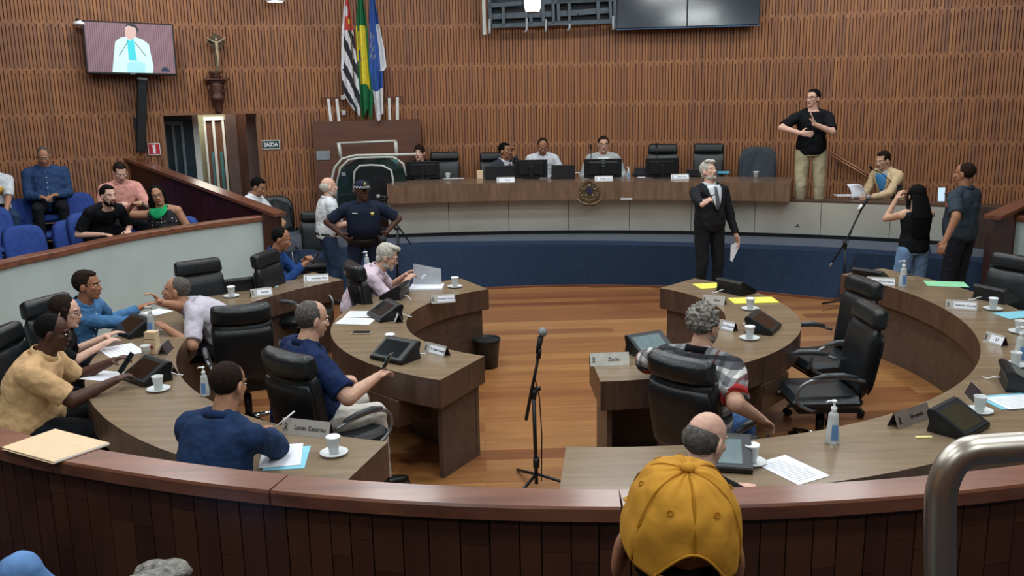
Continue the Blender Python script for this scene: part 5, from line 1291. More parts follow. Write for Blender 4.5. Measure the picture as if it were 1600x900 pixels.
# white tubular frame with glass (wheelchair platform) left of the podium desk
p = px(650, 300, .9); yy = 13.0; t = root('platform_lift', (-2.2, yy, .61), 0, 'white tubular framed glazed platform lift behind the policeman', 'platform lift')
gl = lambda u, v, dy=0.0: pxd(u, v, yy + dy) - t.location
M_tube = mat('white_tube', '#b9bcb4', .35, noise_amt=.02)
for nm, pts, dy in (('front_arch', [(512, 330), (517, 285), (523, 262), (535, 248), (555, 243), (600, 242), (650, 241)], -.1), ('rear_arch', [(525, 330), (527, 285), (532, 262), (545, 250), (562, 247), (600, 245.5), (615, 246), (630, 256), (634, 275)], .25), ('inner_arch', [(552, 300), (554, 268), (562, 259), (580, 258), (598, 259), (611, 266), (614, 280), (614, 300)], -.3)):
    mb = MB(); mb.tube([gl(u, v, dy) for u, v in pts], .019 if nm != 'inner_arch' else .014, 8); mb.obj('frame_' + nm.split('_')[0], M_tube, t)
mb = MB()
for A, B in (((530, 224), (619, 220)),): mb.tube([gl(*A, .3), gl(*B, .3)], .016, 8)
for A, B in (((529, 223), (533, 250)), ((618, 221), (620, 246))): mb.tube([gl(*A, .3), gl(*B, .3)], .026, 8)
mb.obj('upper_frame', M_tube, t)
mb = MB(); P = [gl(u, v, 0) for u, v in ((527, 340), (527, 285), (534, 262), (560, 248), (606, 247), (630, 262), (640, 300), (640, 340))]; mb.poly(P, .012, axis=(0, 1, 0)); mb.obj('glass', mat('green_tinted_glass', '#20302f', .06, spec=.8, alpha=.82), t)
mb = MB(); P = [gl(u, v, -.2) for u, v in ((553, 345), (555, 272), (565, 262), (596, 262), (608, 270), (612, 300), (612, 345))]; mb.poly(P, .03, axis=(0, 1, 0)); mb.obj('seat_back', M_leather, t)
mb = MB(); mb.box(gl(606, 256, .1), (.3, .01, .12)); mb.obj('teal_screen', mat('teal_glass2', '#5a8686', .2), t); mb = MB(); mb.box(gl(537, 272, -.1), (.06, .01, .05)); mb.obj('small_label', mat('logo_grey', ''), t)

# mounting frame of the video wall, and its screens
t, p, rz = wall_root('mounting_frame', 858, 10, 'grey metal mounting frame with cables left of the video wall', 'frame', .22)
M_frame = mat('frame_grey', '#4e5961', .45, metal=.3); g = lambda u, v, y=0.0: wl(t, rz, u, v, y)
def bar(u0, v0, u1, v1, w_=.05, y=0.0, m=M_frame, name='bar'):
    A, B = g(u0, v0, y), g(u1, v1, y); mb = MB(); d_ = B - A; mb.box((A + B) / 2, (w_, .05, d_.length), Matrix.Rotation(math.atan2(d_.x, d_.z), 3, 'Y')); return mb.obj(name, m, t)
for a in ((762, 9, 815, 5), (765, 41, 962, 33), (820, 5, 962, -2), (870, 1, 952, -1)): bar(*a, w_=.06)
for a in ((763, -40, 767, 44), (786, 8, 787, 40), (829, 5, 830, 38), (848, 2, 849, 36), (863, -30, 865, 37), (872, 2, 873, 35), (889, 3, 890, 35), (934, 0, 935, 32), (953, -2, 954, 32), (960, -40, 961, 46)): bar(*a, w_=.045)
for a in ((768, 26, 862, 22), (873, 22, 952, 16)): bar(*a, w_=.08, y=.05)
mb = MB(); P = [g(u, v, .13) for u, v in ((764, -40), (962, -48), (962, 33), (767, 41))]; mb.poly(P, .01, axis=(0, 1, 0)); mb.obj('back_plate', mat('dark_navy_plate', '#1d2730', .5), t)
for u0, v0, v1, k in ((823, 28, 51, -3), (853, 30, 50, 0), (890, 37, 48, -3), (765, 30, 53, 0), (958, 25, 47, 0)):
    mb = MB(); mb.tube([g(u0, v0, -.05), g(u0, v1 - 4, -.05), g(u0 + k, v1, -.05)], .018, 8); mb.obj('cable_end', mat('pale_grey_cable', '#a3a8ab', .5), t)
bar(755, -30, 757, 54, .05, 0, M_pale, 'white_edge')
mb = MB(); mb.tube([g(900, 27, -.04), g(903, 22, -.04), g(907, 26, -.04), g(901, 30, -.04), g(895, 26, -.04)], .008, 6); mb.obj('coiled_cable', M_blackm, t)
# video wall
t, p, rz = wall_root('video_wall', 1075, 5, 'large dark video wall made of joined screens above the podium', 'video wall', .20)
g = lambda u, v, y=0.0: wl(t, rz, u, v, y)
A, B = g(964, 47), g(1186, 38); mid = (A + B) / 2; ang_ = math.atan2(B.z - A.z, B.x - A.x)
M_vw = mat('video_wall_glass', '#20303c', .16, spec=1.0, coat=.6)
mt2 = Matrix.Rotation(R(-4), 3, 'X'); wid = (B - A).length
for k in range(2):
    mb = MB(); mb.box(V((mid.x + (k - .5) * wid / 2, 0, mid.z + .55)), (wid / 2 - .006, .08, 1.1), mt2, bev=.004); c_ = mb.obj('screen_unit', M_black, t)
    mb = MB(); mb.box(V((mid.x + (k - .5) * wid / 2, -.043, mid.z + .55)), (wid / 2 - .02, .004, 1.08), mt2); mb.obj('screen_glass', M_vw, c_)
mb = MB(); mb.box(V((mid.x, -.03, mid.z)), (wid, .05, .025)); mb.obj('lower_edge', mat('blue_edge', '#5d86b0', .3, metal=.5), t)
# pendant lamp in front of the frame
q = pxd(832, 8, 12.6); t = root('pendant_lamp', q, 0, 'bright white bell lamp hanging in front of the mounting frame', 'lamp')
mb = MB(); mb.lathe([(.09, -.09), (.105, -.04), (.11, .0), (.11, .22), (.05, .26)], n=24); mb.obj('lamp_shade', mat('lit_glass', (1, 1, .98, 1), .4, emit=3, noise_amt=0), t); mb = MB(); mb.cyl((0, 0, .25), (0, 0, CEIL - q.z), .01); mb.obj('cord', M_black, t); mb = MB(); mb.lathe([(.085, -.10), (.09, -.085), (0, -.084)], n=20); mb.obj('rim', M_chrome, t)
# bronze stair rail on the back wall
t, p, rz = wall_root('stair_handrail', 1350, 270, 'double bronze stair handrail fixed to the slatted wall beside the interpreter', 'handrail', .12)
g = lambda u, v, y=0.0: wl(t, rz, u, v, y); M_br = mat('bronze_rail', '#8a5f45', .35, metal=.4)
for dv in (0, 4.5):
    mb = MB(); mb.cyl(g(1294, 235 + dv), g(1415, 308 + dv), .018); mb.obj('rail', M_br, t)
for f in (.15, .55, .9):
    A = g(lerp(1294, 1415, f), lerp(237, 310, f)); mb = MB(); mb.cyl(A, A + V((0, .12, -.03)), .01); mb.obj('bracket', M_br, t)
# metal handrail in the foreground
t = root('handrail', (0, 0, .74), 0, 'thick brushed metal handrail bending in the near right corner', 'handrail')
D_ = 1.42; hr = [pxd(1469, 1500, D_), pxd(1469, 900, D_), pxd(1469, 800, D_), pxd(1472, 762, D_), pxd(1487, 726, D_), pxd(1512, 706, D_), pxd(1550, 701, D_), pxd(1620, 697, D_), pxd(1800, 690, D_), pxd(2100, 680, D_)]
hr[0].z = max(.75, hr[0].z); hs = cat([(a.x, a.z) for a in hr[1:]], 60); pts = [V((hr[0].x, D_, 0.02))] + [V((a.x, D_, a.y - .74)) for a in hs]
mb = MB(); mb.tube(pts, .0255, 24); mb.obj('rail_tube', mat('brushed_steel', '#c9c2b6', .36, metal=1.0, noise_amt=.04, scale=3), t); mb = MB(); mb.lathe([(.06, 0), (.06, .008), (.03, .02)], (hr[0].x, D_, .0), 20); mb.obj('base_flange', M_chrome, t)
# ------------------------------------------------------------------ who sits and stands where
def held_phone(c, look, label, up=None, mat_s=None, w_=.075, l=.155):
    """a phone at point c whose screen faces the point look"""
    z = (V(look) - V(c)).normalized(); x = V((0, 0, 1)).cross(z).normalized() if up is None else V(up).cross(z).normalized(); y = z.cross(x)
    t = root('smartphone', c, 0, label, 'phone'); t.rotation_mode = 'QUATERNION'; t.rotation_quaternion = Matrix((x, y, z)).transposed().to_quaternion()
    mb = MB(); mb.box((0, 0, -.005), (w_, l, .010), None, bev=.003); mb.obj('case', mat('phone_black', '#15161a', .3), t); mb = MB(); mb.box((0, 0, .0006), (w_ * .9, l * .92, .001)); mb.obj('screen', mat_s or M_screen_off, t); return t
def seat_for(info, face, floor, label):
    o = info['org']; s = dup(seat0, (o.x, o.y, floor), R(face - 90), label)
c_beige = cloth('beige', '#c8a478'); c_black = cloth('black', '#101216'); c_denimb = cloth('denim_shirt', '#45719c'); c_lilac = cloth('lilac', '#b4b0ba'); c_dblue = cloth('dark_blue', '#1d3152'); c_navy = cloth('navy', '#16264a')
c_cream = cloth('cream', '#c6c3ba'); c_pink = cloth('pale_pink', '#cdbcc8'); c_blue = cloth('royal_blue', '#1f3f74'); c_pol = cloth('police_navy', '#1a2233'); c_white = cloth('white', '#cdd2d6'); c_jeans = cloth('jeans', '#2c3e58'); c_ljeans = cloth('light_jeans', '#6d8cb0')
c_suit = cloth('charcoal_suit', '#1d2024'); c_gsuit = cloth('grey_suit', '#a8aeae'); c_bsuit = cloth('beige_blazer', '#cbb28e'); c_tee = cloth('slate_tee', '#2f3942'); c_dsuit = cloth('dark_grey_suit', '#34373f'); c_khaki = cloth('khaki', '#aaa184'); c_gblue = cloth('shirt_blue', '#2c4368'); c_salmon = cloth('salmon', '#cf958a'); c_sky = cloth('sky_shirt', '#4b93cb')
# plaid: crossed bands
def plaid():
    m = bpy.data.materials.new('plaid_cloth'); m.use_nodes = True; nt = m.node_tree; b = nt.nodes['Principled BSDF']; N = nt.nodes.new; L = nt.links.new
    tc = N('ShaderNodeTexCoord'); out = None
    def bands(axis, scale, stops):
        s_ = N('ShaderNodeSeparateXYZ'); L(tc.outputs['Object'], s_.inputs[0]); mu = N('ShaderNodeMath'); mu.operation = 'MULTIPLY'; mu.inputs[1].default_value = scale; L(s_.outputs[axis], mu.inputs[0])
        ad = N('ShaderNodeMath'); ad.operation = 'ADD'; ad.inputs[1].default_value = 40.0; L(mu.outputs[0], ad.inputs[0]); fr = N('ShaderNodeMath'); fr.operation = 'FRACT'; L(ad.outputs[0], fr.inputs[0])
        rp = N('ShaderNodeValToRGB'); rp.color_ramp.interpolation = 'CONSTANT'; e = rp.color_ramp.elements
        while len(e) < len(stops): e.new(.5)
        for i, (p_, c_) in enumerate(stops): e[i].position = p_; e[i].color = srgb(c_)
        L(fr.outputs[0], rp.inputs[0]); return rp.outputs[0]
    h = bands('Z', 5.5, [(0, '#d4d4d2'), (.22, '#7e8084'), (.42, '#d0d0cc'), (.55, '#5a5c62'), (.72, '#23252e'), (.84, '#8a8c8e')])
    v = bands('X', 5.0, [(0, '#e6e6e4'), (.25, '#9a9a9c'), (.5, '#f2f2f0'), (.65, '#b03a36'), (.73, '#e2e2e0'), (.85, '#808286')])
    mx = N('ShaderNodeMix'); mx.data_type = 'RGBA'; mx.blend_type = 'MULTIPLY'; mx.inputs[0].default_value = .85; L(h, mx.inputs[6]); L(v, mx.inputs[7]); L(mx.outputs[2], b.inputs['Base Color']); b.inputs['Roughness'].default_value = .85
    return m
c_plaid = plaid()
belt = ('patch', 'belt', mat('belt_black', '#121212', .45), [(.04, 180, -180), (-.01, 180, -180)], .022)

# around the outer left desk
_, a = person('heavy man in a beige shirt and glasses holding a phone over the desk, bottom left', (84, 520), 12, k=1.04, fat=.75, lean=16, hpit=14, skin=SK_D, hair=('buzz', H_BLK), top=c_beige, sleeve='short', hands=(('px', 172, 566, .84), ('px', 176, 596, .82)), curl=.7, extra=('glasses', 'untucked'), vox=.0055, legs=cloth('dark_trousers', '#15171c'))
held_phone((a['wr'][-1] + a['wr'][1]) / 2 + V((.10, 0, .06)), a['hx']((0, .1, 0)), 'black smartphone held by the heavy man in beige')
_, a = person('woman with dark hair and glasses resting her crossed arms on the desk', (104, 488), 5, k=.94, lean=14, hpit=8, skin=SK_P, hair=('mid', H_BRN), top=c_black, sleeve='short', hands=(('px', 160, 528, .80), ('px', 158, 540, .80)), curl=.3, extra=('glasses',), collar=False)
_, a = person('man in a blue denim shirt stretching his arms over the desk', (138, 446), -12, k=1.02, fat=.2, lean=14, hpit=4, hyaw=10, skin=SK_T, hair=('short', H_BRN), top=c_denimb, sleeve='long', hands=(('px', 219, 481, .84), ('px', 205, 502, .80)), curl=.5, extra=('buttons',))
_, a = person('man in a lilac polo leaning far forward to the left, hand at his chin', (274, 455), 192, k=1.02, fat=.45, lean=34, hpit=-8, skin=SK_M, hair=('buzz', H_DGR), top=c_lilac, sleeve='short', hands=(('px', 262, 514, .80), ('px', 249, 474, 1.02)), elbows=((-.6, -.1, -.6), (.6, .3, -.7)), hdir=(None, (-.2, .5, .8)), curl=.6, legs=c_black)
_, a = person('man in a dark blue shirt seen from behind writing, near the barrier', (358, 602), 66, k=1.05, fat=.35, lean=12, hpit=16, skin=SK_M, hair=('buzz', H_BRN), top=c_dblue, sleeve='long', hands=(('px', 340, 660, .80), ('px', 420, 675, .80)), elbows=(None, (.9, -.5, -.2)), curl=.8, vox=.0055, legs=c_black)
q = a['wr'][1]; mb = MB(); mb.cyl(q + V((.02, .08, .0)), q + V((.12, .12, .075)), .0045, n=8); tag(mb.obj('pen', M_whitep), 'white pen in the hand of the man in the dark blue shirt', 'pen')
stool(a['org'], 'stool under the man in the dark blue shirt near the barrier')
_, a = person('man in a blue sweater seated at the far left desk end looking at his phone', (440, 374), -2, k=1.0, fat=.2, lean=14, hpit=20, skin=SK_T, hair=('buzz', H_BLK), top=c_blue, sleeve='long', hands=(('px', 476, 408, .90), ('px', 474, 414, .88)), curl=.8)
held_phone((a['wr'][-1] + a['wr'][1]) / 2 + V((.12, 0, .05)), a['hx']((0, .1, 0)), 'pale smartphone in the hands of the man in the blue sweater', mat_s=M_scr_lit)
# around the inner left desk
_, a = person('grey haired man in a navy tee with cream trousers reaching to the desk terminal', (490, 499), 32, k=1.08, fat=.9, lean=8, hpit=14, skin=SK_L, hair=('thin', H_DGR), top=c_navy, sleeve='short', hands=((-.2, .35, .72), ('px', 588, 590, .86)), elbows=(None, (.8, -.4, -.5)), curl=.7, legs=c_cream, vox=.0055, feet=((-.12, .50, .085), (.10, .52, .085)), extra=('untucked',))
held_phone(a['wr'][1] + V((.06, .07, .09)), a['hx']((0, .1, 0)), 'bright smartphone held over the terminal by the man in the navy tee', mat_s=M_scr_lit, w_=.06, l=.12)
_, a = person('grey haired man in a pale pink polo and glasses reading a booklet', (606, 402), -2, k=1.0, fat=.35, lean=26, hpit=22, skin=SK_L, hair=('wavy', H_WHT), top=c_pink, sleeve='short', hands=(('px', 634, 430, .84), ('px', 634, 440, .84)), elbows=(None, (.5, -.3, -.6)), curl=.8, extra=('glasses', 'beard'), legs=c_black)
P0, P1 = px(645, 444, .775), px(690, 444, .775); P2 = pxd(689, 420, P1.y + .02); P3 = pxd(646, 412, P0.y + .02)
t = root('open_booklet', (P0 + P1) / 2, 0, 'grey page with two white round pictures held up by the man in pink', 'booklet'); cc = (P0 + P1) / 2
mb = MB(); mb.poly([P - cc for P in (P0, P1, P2, P3)], .002, axis=(0, 1, 0)); mb.obj('page', mat('grey_page', '#a9adb5', .6), t)
for u in (664, 678):
    c1 = pxd(u, 434, P0.y) - cc; mb = MB(); mb.poly([c1 + V((.036 * math.cos(2 * math.pi * k / 24), -.003, .036 * math.sin(2 * math.pi * k / 24) - .0)) for k in range(24)], .002, axis=(0, 1, 0)); mb.obj('round_picture', M_paper, t)
_, a = person('policeman in navy uniform and checkered cap, hands on hips, facing the camera', (566, 298), 284, pose='stand', k=.965, fat=.65, lean=2, hyaw=16, hpit=0, skin=SK_D, hair=('none', H_BLK), top=c_pol, sleeve='short', hands=((-.26, .12, .99), (.26, .12, .99)), elbows=((-1, -.35, .1), (1, -.35, .1)), hdir=((.5, .5, -.5), (-.5, .5, -.5)), curl=.9, legs=c_pol, shoes=M_blackm, vox=.0055,
    extra=(('patch', 'vest', cloth('vest_navy', '#131a2a'), [(.84, 52, -52), (.7, 62, -62), (.4, 70, -70), (.1, 72, -72)], .030), ('patch', 'duty_belt', M_blackm, [(.08, 180, -180), (-.04, 180, -180)], .036), ('patch', 'badge', mat('badge_gold', '#a59a55', .4, metal=.4), [(.74, 30, 20), (.69, 31, 19), (.66, 27, 23)], .040), ('patch', 'name_tape', M_whitep, [(.735, -18, -34), (.72, -18, -34)], .040)), feet=((-.2, 0, .085), (.2, 0, .085)))
pr = a['root']; h, Rm = a['hxl'], a['HRl']
mb = MB(); mb.ell(h((0, -.012, .062)), (.092, .112, .066), Rm, 24, 14); mb.obj('cap_crown', c_pol, pr)
mb = MB(); rows = [[h((.092 * math.cos(2 * math.pi * j / 32), -.012 + .112 * math.sin(2 * math.pi * j / 32), zz)) for j in range(32)] for zz in (.038, .050, .062)]
for i in range(2):
    for j in range(32):
        mb.add([rows[i][j], rows[i][(j + 1) % 32], rows[i + 1][(j + 1) % 32], rows[i + 1][j]], [(0, 1, 2, 3)], (i + j) % 2)
mb.obj('checker_band', [M_whitep, M_black], pr)
mb = MB(); mb.ell(h((0, .115, .036)), (.068, .06, .008), Rm, 20, 8); mb.obj('cap_visor', M_black, pr); mb = MB(); mb.ell(h((0, .102, .085)), (.018, .008, .02), Rm, 12, 8); mb.obj('cap_badge', mat('badge_gold', ''), pr)
mb = MB(); mb.cyl(a['loc']((-.2, .17, .84)), a['loc']((-.2, .17, .96)), .05); mb.obj('holster', M_blackm, pr)
_, a = person('bald man in a white shirt and jeans standing in profile behind the policeman', (514, 292), 25, pose='stand', k=.96, fat=.3, lean=3, side=0, hpit=0, skin=SK_P, hair=('bald', H_WHT), top=c_white, sleeve='short', hands=((-.15, .35, 1.1), (.2, .32, 1.05)), legs=c_jeans, extra=(('patch', 'belt', M_black, [(.05, 180, -180), (0, 180, -180)], .026), 'beard'))
_, a = person('dark haired youth in a white tee sitting by the wall looking down at a phone', ('D', 404, 292, 12.3), -15, k=1.0, lean=14, hpit=28, skin=SK_M, hair=('short', H_BLK), top=c_white, sleeve='short', hands=(('pd', 448, 352, 12.05), ('pd', 446, 354, 11.9)), curl=.7, seat=.60, legs=c_black)
held_phone((a['wr'][-1] + a['wr'][1]) / 2 + V((.05, 0, .08)), a['hx']((0, .1, 0)), 'lit smartphone held by the youth at the wall', mat_s=mat('grey_lit_screen', '#9aa7c0', .3, emit=.4))
# inner right and outer right desk
_, a = person('heavy man with curly grey hair in a plaid shirt and red cuffs seen from behind', (1102, 508), 52, k=1.06, fat=.85, lean=8, hpit=6, hyaw=-18, skin=SK_L, hair=('curly', H_CURL), top=c_plaid, sleeve='short', hands=(('px', 1035, 566, .80), ('px', 1188, 654, .72)), elbows=((-.9, -.4, -.2), (.5, -.6, -.5)), curl=.6, legs=cloth('blue_jeans', '#3f5f8c'), vox=.0055, extra=('untucked', 'beard'))
pr = a['root']
for ch in pr.children:
    if ch.name.startswith('collar'): ch.data.materials[0] = c_black
for s in (-1, 1):
    iv = Matrix.Rotation(-pr.rotation_euler.z, 3, 'Z'); e_ = iv @ (a['el'][s] - a['org']); w_ = iv @ (a['sh'][s] - a['org']); mb = MB(); mb.tube([w_.lerp(e_, .62), w_.lerp(e_, .86)], [.078, .080], 20); mb.obj('red_cuff', cloth('red', '#a93434'), pr)
_, a = person('balding grey haired man at the near right desk, mostly behind the yellow cap', (1104, 688), 62, k=1.04, fat=.3, lean=10, hpit=20, hyaw=-25, skin=SK_P, hair=('bald', H_DGR), top=c_black, sleeve='long', hands=(('px', 1040, 730, .80), ('px', 1172, 772, .79)), vox=.0055)
stool(a['org'], 'stool under the balding man at the near right desk')
# standing in the well
_, a = person('grey haired man in a charcoal suit standing before the podium, chin raised', (1108, 268), 292, pose='stand', k=1.05, fat=.25, lean=-3, hpit=-16, hyaw=10, skin=SK_P, hair=('wavy', H_WHT), top=c_suit, sleeve='long', hands=((-.32, .10, .86), ('pd', 1103, 330, 9.95)), elbows=(None, (.8, -.5, -.4)), hdir=(None, (-.55, .3, .6)), curl=(.5, 1.0), legs=c_suit, extra=('jacket', 'beard', ('tie', mat('grey_tie', '#50555c', .5)), ('front', c_white)), shoes=M_black)
pr = a['root']; q = a['wr'][-1]; o = pxd(1151, 392, q.y - .05); t = root('folded_papers', o, 0, 'white folded papers hanging from the suited man’s left hand'.replace('’', "'"), 'paper'); mb = MB()
mb.poly([pxd(u, v, q.y - .05) - o for u, v in ((1142, 383), (1150, 379), (1156, 384), (1144, 409), (1141, 407))], .006, axis=(0, 1, 0)); mb.obj('sheets', M_paper, t)
q = a['wr'][1]; mb = MB(); mb.cyl(q + V((.0, -.05, .07)), q + V((.12, -.10, .13)), .006, n=8); tag(mb.obj('pen', M_black), 'dark pen in the raised hand of the suited man', 'pen')
_, a = person('woman with long black hair, black top and light jeans seen from behind, filming', (1431, 306), 97, pose='stand', k=.92, lean=2, hpit=0, skin=SK_L, hair=('long', H_BLK), top=c_black, sleeve='none', hands=((-.10, .26, 1.36), (.06, .26, 1.34)), elbows=((-.5, -.1, -1), (.5, -.1, -1)), curl=.8, legs=c_ljeans, collar=False, thigh=1.12)
held_phone((a['wr'][-1] + a['wr'][1]) / 2 + V((-.02, .05, .09)), a['hx']((0, .1, 0)), 'smartphone raised by the long haired woman')
_, a = person('man in a slate grey tee seen from behind holding up a phone at the right', ('D', 1506, 272, 9.5), 125, pose='stand', k=1.04, fat=.4, lean=0, hpit=4, hyaw=10, skin=SK_T, hair=('buzz', H_BRN), top=c_tee, sleeve='short', hands=(('pd', 1477, 376, 9.1), ('pd', 1481, 321, 9.4)), elbows=((-.5, -.8, 0), (.4, -.2, -.9)), hdir=(None, (.1, .25, .95)), curl=(.5, .8), legs=cloth('charcoal_trousers', '#1b1e24'), palm=((1, 0, 0), None))
held_phone(pxd(1471, 304, a['wr'][1].y + .0), (3.2, 0, 2.2), 'lit smartphone held up by the man in the grey tee', mat_s=mat('filming_screen', '#b9d4e6', .3, emit=.7))
# podium
PFT = ((-.12, .24, .085), (.12, .24, .085))
_, a = person('woman with dark tied hair behind the leftmost podium monitor', ('D', 655, 239, 13.55), 262, k=.93, lean=8, feet=PFT, skin=SK_P, hair=('bun', H_BRN), top=c_black, sleeve='long', seat=.42, vox=.007)
_, a = person('man in a dark grey suit on the podium resting his cheek on his hand', ('D', 790, 236, 13.5), 318, k=.97, lean=8, feet=PFT, hyaw=0, skin=SK_T, hair=('short', H_BLK), top=c_dsuit, sleeve='long', hands=(('pd', 803, 243, 13.32), None), elbows=((-.3, .5, -.8), None), hdir=((0, 0, 1), None), curl=.9, seat=.44, vox=.007, extra=('jacket', ('tie', mat('red_tie', '#6d2c3e', .5)), ('front', c_white)))
_, a = person('man in a white shirt on the podium looking down at his screen', ('D', 848, 229, 13.45), 272, k=.98, feet=PFT, fat=.2, lean=14, hpit=26, skin=SK_T, hair=('buzz', H_BRN), top=c_white, sleeve='short', seat=.46, vox=.007)
_, a = person('man in a light grey suit and glasses speaking on the podium', ('D', 943, 226, 13.4), 268, k=1.0, feet=PFT, fat=.3, lean=14, hpit=4, skin=SK_L, hair=('short', H_BRN), top=c_gsuit, sleeve='long', seat=.46, vox=.007, extra=('jacket', 'glasses', ('tie', mat('silver_tie', '#8a8d8e', .5)), ('front', c_white)))
_, a = person('sign language interpreter in a black tee and khaki trousers standing on the podium', ('D', 1270, 154, 12.15), 262, pose='stand', k=1.10, lean=0, hyaw=-42, hpit=0, skin=SK_P, hair=('short', H_BLK), top=c_black, sleeve='short', hands=(('pd', 1272, 194, 11.85), ('pd', 1250, 208, 11.85)), elbows=((-.9, -.1, -.5), (1, -.1, -.1)), hdir=((.30, .1, .95), (-.9, .2, -.1)), curl=.05, palm=((1, 0, 0), (0, -1, 0)), legs=c_khaki, extra=('glasses',), collar=False)
_, a = person('man in a beige blazer and blue shirt reading papers at the right of the podium', ('D', 1379, 251, 12.1), 208, pose='stand', k=1.0, fat=.3, lean=16, hpit=16, skin=SK_L, hair=('short', H_BRN), top=c_bsuit, sleeve='long', hands=(('pd', 1362, 308, 11.85), ('pd', 1346, 303, 12.1)), seat=.24, extra=('jacket', ('front', c_sky)))
o = pxd(1338, 310, 11.95); t = root('paper_stack', o, 0, 'white pages held up curling by the man in the beige blazer', 'paper'); mb = MB()
rows = []
for i in range(7):
    f = i / 6; rows.append([pxd(lerp(1331, 1353, g_) - 8 * f + 3 * math.sin(f * 3), lerp(310, 290, f) - 1.5 * math.sin(g_ * 3) - (2 * f * (1 - g_)), 11.95 + .05 * f * math.sin(g_ * 3 + f)) - o for g_ in [j / 6 for j in range(7)]])
mb.grid(rows); so = mb.obj('pages', M_paper, t); md = so.modifiers.new('thick', 'SOLIDIFY'); md.thickness = .008
# side gallery
_, a = person('heavy man in a blue shirt looking down in the side gallery, hands in his lap', ('D', 68, 245, 11.8), 298, k=1.03, fat=.65, lean=2, hpit=24, skin=SK_M, hair=('buzz', H_DGR), top=c_gblue, sleeve='long', hands=((-.08, .30, .70), (.08, .30, .68)), floor=.6, extra=('buttons', 'untucked'))
seat_for(a, 298, a['org'].z, 'blue gallery seat the man in the blue shirt sits in')
_, a = person('man in a salmon pink tee looking down in the side gallery', ('D', 188, 270, 11.2), 305, k=1.0, fat=.4, lean=10, hpit=26, skin=SK_P, hair=('short', H_BRN), top=c_salmon, sleeve='short', hands=((-.15, .42, .78), (.12, .40, .78)), curl=.7)
seat_for(a, 305, a['org'].z, 'blue gallery seat the man in the salmon tee sits in')
_, a = person('bearded young man in a black tee looking right over the gallery barrier', ('D', 170, 306, 10.25), 322, k=1.0, lean=26, feet=((-.1, .2, .085), (.12, .2, .085)), hpit=4, skin=SK_P, hair=('short', H_BLK), top=c_black, sleeve='short', hands=((-.18, .34, .66), (.16, .34, .66)), extra=('beard',), collar=False)
seat_for(a, 322, a['org'].z, 'blue gallery seat under the bearded man in black')
_, a = person('woman with curly dark hair, glasses and green neck scarf leaning on a gallery seat back', ('D', 246, 306, 10.7), 262, k=.97, fat=.5, lean=4, feet=((.05, .25, .085), (.22, .25, .085)), knees=((.5, 1, .2), (.6, 1, .2)), side=7, hrol=14, hyaw=30, skin=SK_M, hair=('mid', H_BLK), top=mat('dotted_black', '#17181c', .8), sleeve='none', hands=((-.16, .22, .68), ('pd', 206, 322, 10.5)), elbows=(None, (.9, -.2, -.4)), extra=('glasses', 'scarf'), collar=False)
seat_for(a, 262, a['org'].z, 'blue gallery seat under the woman with the green scarf')
nt = bpy.data.materials['dotted_black'].node_tree; vo = nt.nodes.new('ShaderNodeTexVoronoi'); vo.inputs['Scale'].default_value = 26; vo.inputs['Randomness'].default_value = .3; tc = nt.nodes.new('ShaderNodeTexCoord'); nt.links.new(tc.outputs['Object'], vo.inputs['Vector']); rp = nt.nodes.new('ShaderNodeValToRGB'); rp.color_ramp.elements[0].position = .17; rp.color_ramp.elements[0].color = (.6, .6, .62, 1); rp.color_ramp.elements[1].position = .22; rp.color_ramp.elements[1].color = (.01, .011, .014, 1); nt.links.new(vo.outputs['Distance'], rp.inputs[0]); nt.links.new(rp.outputs[0], nt.nodes['Principled BSDF'].inputs['Base Color'])
_, a = person('person in a white and yellow tee with a phone, cut by the left picture edge', ('D', -14, 258, 11.3), 305, k=1.0, lean=8, hpit=24, skin=SK_M, hair=('short', H_BLK), top=c_white, sleeve='short', hands=(('pd', 8, 338, 11.1), ('pd', -6, 336, 10.9)), curl=.7, legs=c_jeans, extra=(('patch', 'yellow_print', mat('yellow_print', '#c79a3a', .7), [(.7, 30, -30), (.5, 30, -30)], .022),))
seat_for(a, 305, a['org'].z, 'blue gallery seat of the person cut by the left picture edge')
held_phone((a['wr'][-1] + a['wr'][1]) / 2 + V((.06, -.05, .07)), a['hx']((0, .1, 0)), 'dark smartphone held by the person at the left picture edge')
# foreground gallery
_, a = person('person in a mustard yellow baseball cap seen from behind in the foreground', ('D', 1059, 842, 1.30), 88, k=1.0, fat=.3, lean=0, hpit=-9, hrol=3, skin=SK_T, hair=('undercap', H_BLK), top=cloth('grey_tee', '#5a5d60'), sleeve='short', vox=.004, tv=.006, extra=('bigears',))
pr = a['root']; h, Rm = a['hxl'], a['HRl']; M_cap = cloth('mustard', '#c18b30', noise_amt=.03); M_seam = cloth('mustard_seam', '#a87216')
def dome(az, el_, off=0.0):
    """point on the cap: az 0 = front, el 0 = rim .. 90 = button"""
    e = R(el_); a_ = R(az); rr_ = math.cos(e) ** .72; return h((-(.0925 + off) * math.sin(a_) * rr_, -.014 + (.116 + off) * math.cos(a_) * rr_, .008 + (.128 + off) * math.copysign(abs(math.sin(e)) ** .92, e)))
mb = MB(); nA, nE = 144, 64; P = []; 
for i in range(nE + 1):
    for j in range(nA): 
        azz = 360 * j / nA; wob = .0022 * noise.noise(V((math.cos(R(azz)) * 3, math.sin(R(azz)) * 3, i * .08))) * 2
        P.append(dome(azz, min(89.5, 90 * i / nE), wob - .0010 * (1 - min(1, abs(((azz + 30) % 60) - 30) / 4))))
F = []
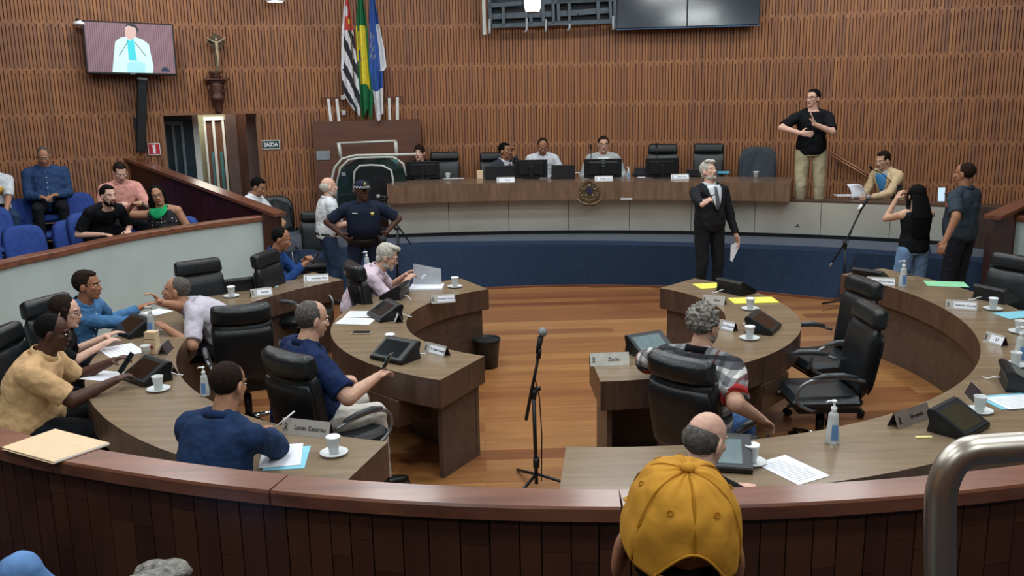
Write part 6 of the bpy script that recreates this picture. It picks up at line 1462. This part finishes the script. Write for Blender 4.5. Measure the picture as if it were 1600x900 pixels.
for i in range(nE):
    for j in range(nA):
        azz = 360 * (j + .5) / nA; d_ = min(abs(azz - 180), 180); e_ = 90 * (i + .5) / nE
        if d_ < 32 and e_ < 20 * math.cos(math.pi / 2 * d_ / 32) + 4 and e_ > 4: continue
        F.append((i * nA + j, i * nA + (j + 1) % nA, (i + 1) * nA + (j + 1) % nA, (i + 1) * nA + j))
mb.add(P, F, 0, True); cap_o = mb.obj('cap_crown', M_cap, pr); md = cap_o.modifiers.new('thick', 'SOLIDIFY'); md.thickness = .003; md.offset = -1
for az in (0, 60, 120, 180, 240, 300):
    for dd in ((-.9, .9) if az in (120, 240) else (-.6, .6)):
        mb = MB(); e0 = 21 if az == 180 else 2; mb.tube([dome(az + dd * 1.0, lerp(e0, 88, q / 14), .0008) for q in range(15)], .0007, 5); mb.obj('seam', M_seam, pr)
mb = MB(); mb.ell(dome(0, 89.9, .004), (.011, .011, .007), Rm, 14, 8); mb.obj('top_button', M_cap, pr)
for az in (30, 90, 150, 210, 270, 330):
    c_ = dome(az, 50, .0015); n_ = (c_ - h((0, 0, .03))).normalized(); x_ = n_.orthogonal().normalized(); y_ = n_.cross(x_); mb = MB(); mb.tube([c_ + x_ * .0042 * math.cos(q) + y_ * .0042 * math.sin(q) for q in [2 * math.pi * w_ / 12 for w_ in range(12)]], .0011, 5, closed=True); mb.obj('eyelet', M_seam, pr)
mb = MB(); rows = [[dome(az, -3.0 + 7 * q_, .001) for az in range(146, 216, 3)] for q_ in (0, 1)]; mb.grid(rows); mb.tube([dome(180 + q, 4 + 20 * math.cos(math.pi / 2 * q / 32), .0008) for q in range(-32, 33, 2)], .0022, 6); so = mb.obj('cap_strap', M_cap, pr); md = so.modifiers.new('thick', 'SOLIDIFY'); md.thickness = .003
mb = MB(); mb.ell(h((0, .118, -.012)), (.076, .068, .005), Rm @ Matrix.Rotation(R(-24), 3, 'X'), 24, 8); mb.obj('cap_visor', M_cap, pr)
mb = MB(); mb.ell(h((-.079, .0, -.045)), (.004,) * 3, None, 8, 6); mb.obj('earring', M_chrome, pr)
_, a = person('person whose greying hair rises at the bottom edge, left foreground', ('D', 242, 985, 1.72), 85, k=1.0, lean=8, hpit=8, skin=SK_M, hair=('wavy', mat('hair_silver', '#7d7a74', .6, noise_amt=.3, scale=60, bump=.8, bscale=160)), top=c_black, sleeve='short', vox=.0055)
_, a = person('person in blue jeans with crossed leg, only the knee in view bottom left', (-1.93, 2.66, 'w'), 4, floor=.235, k=1.05, lean=-8, skin=SK_M, hair=('short', H_BLK), top=c_black, sleeve='short', legs=cloth('blue_denim', '#5f86b8', noise_amt=.08), hands=((-.3, -.1, .62), (.26, -.12, .62)), feet=((-.12, .45, .085), (.02, .46, .50)), knees=(None, (.1, .6, 1.2)))
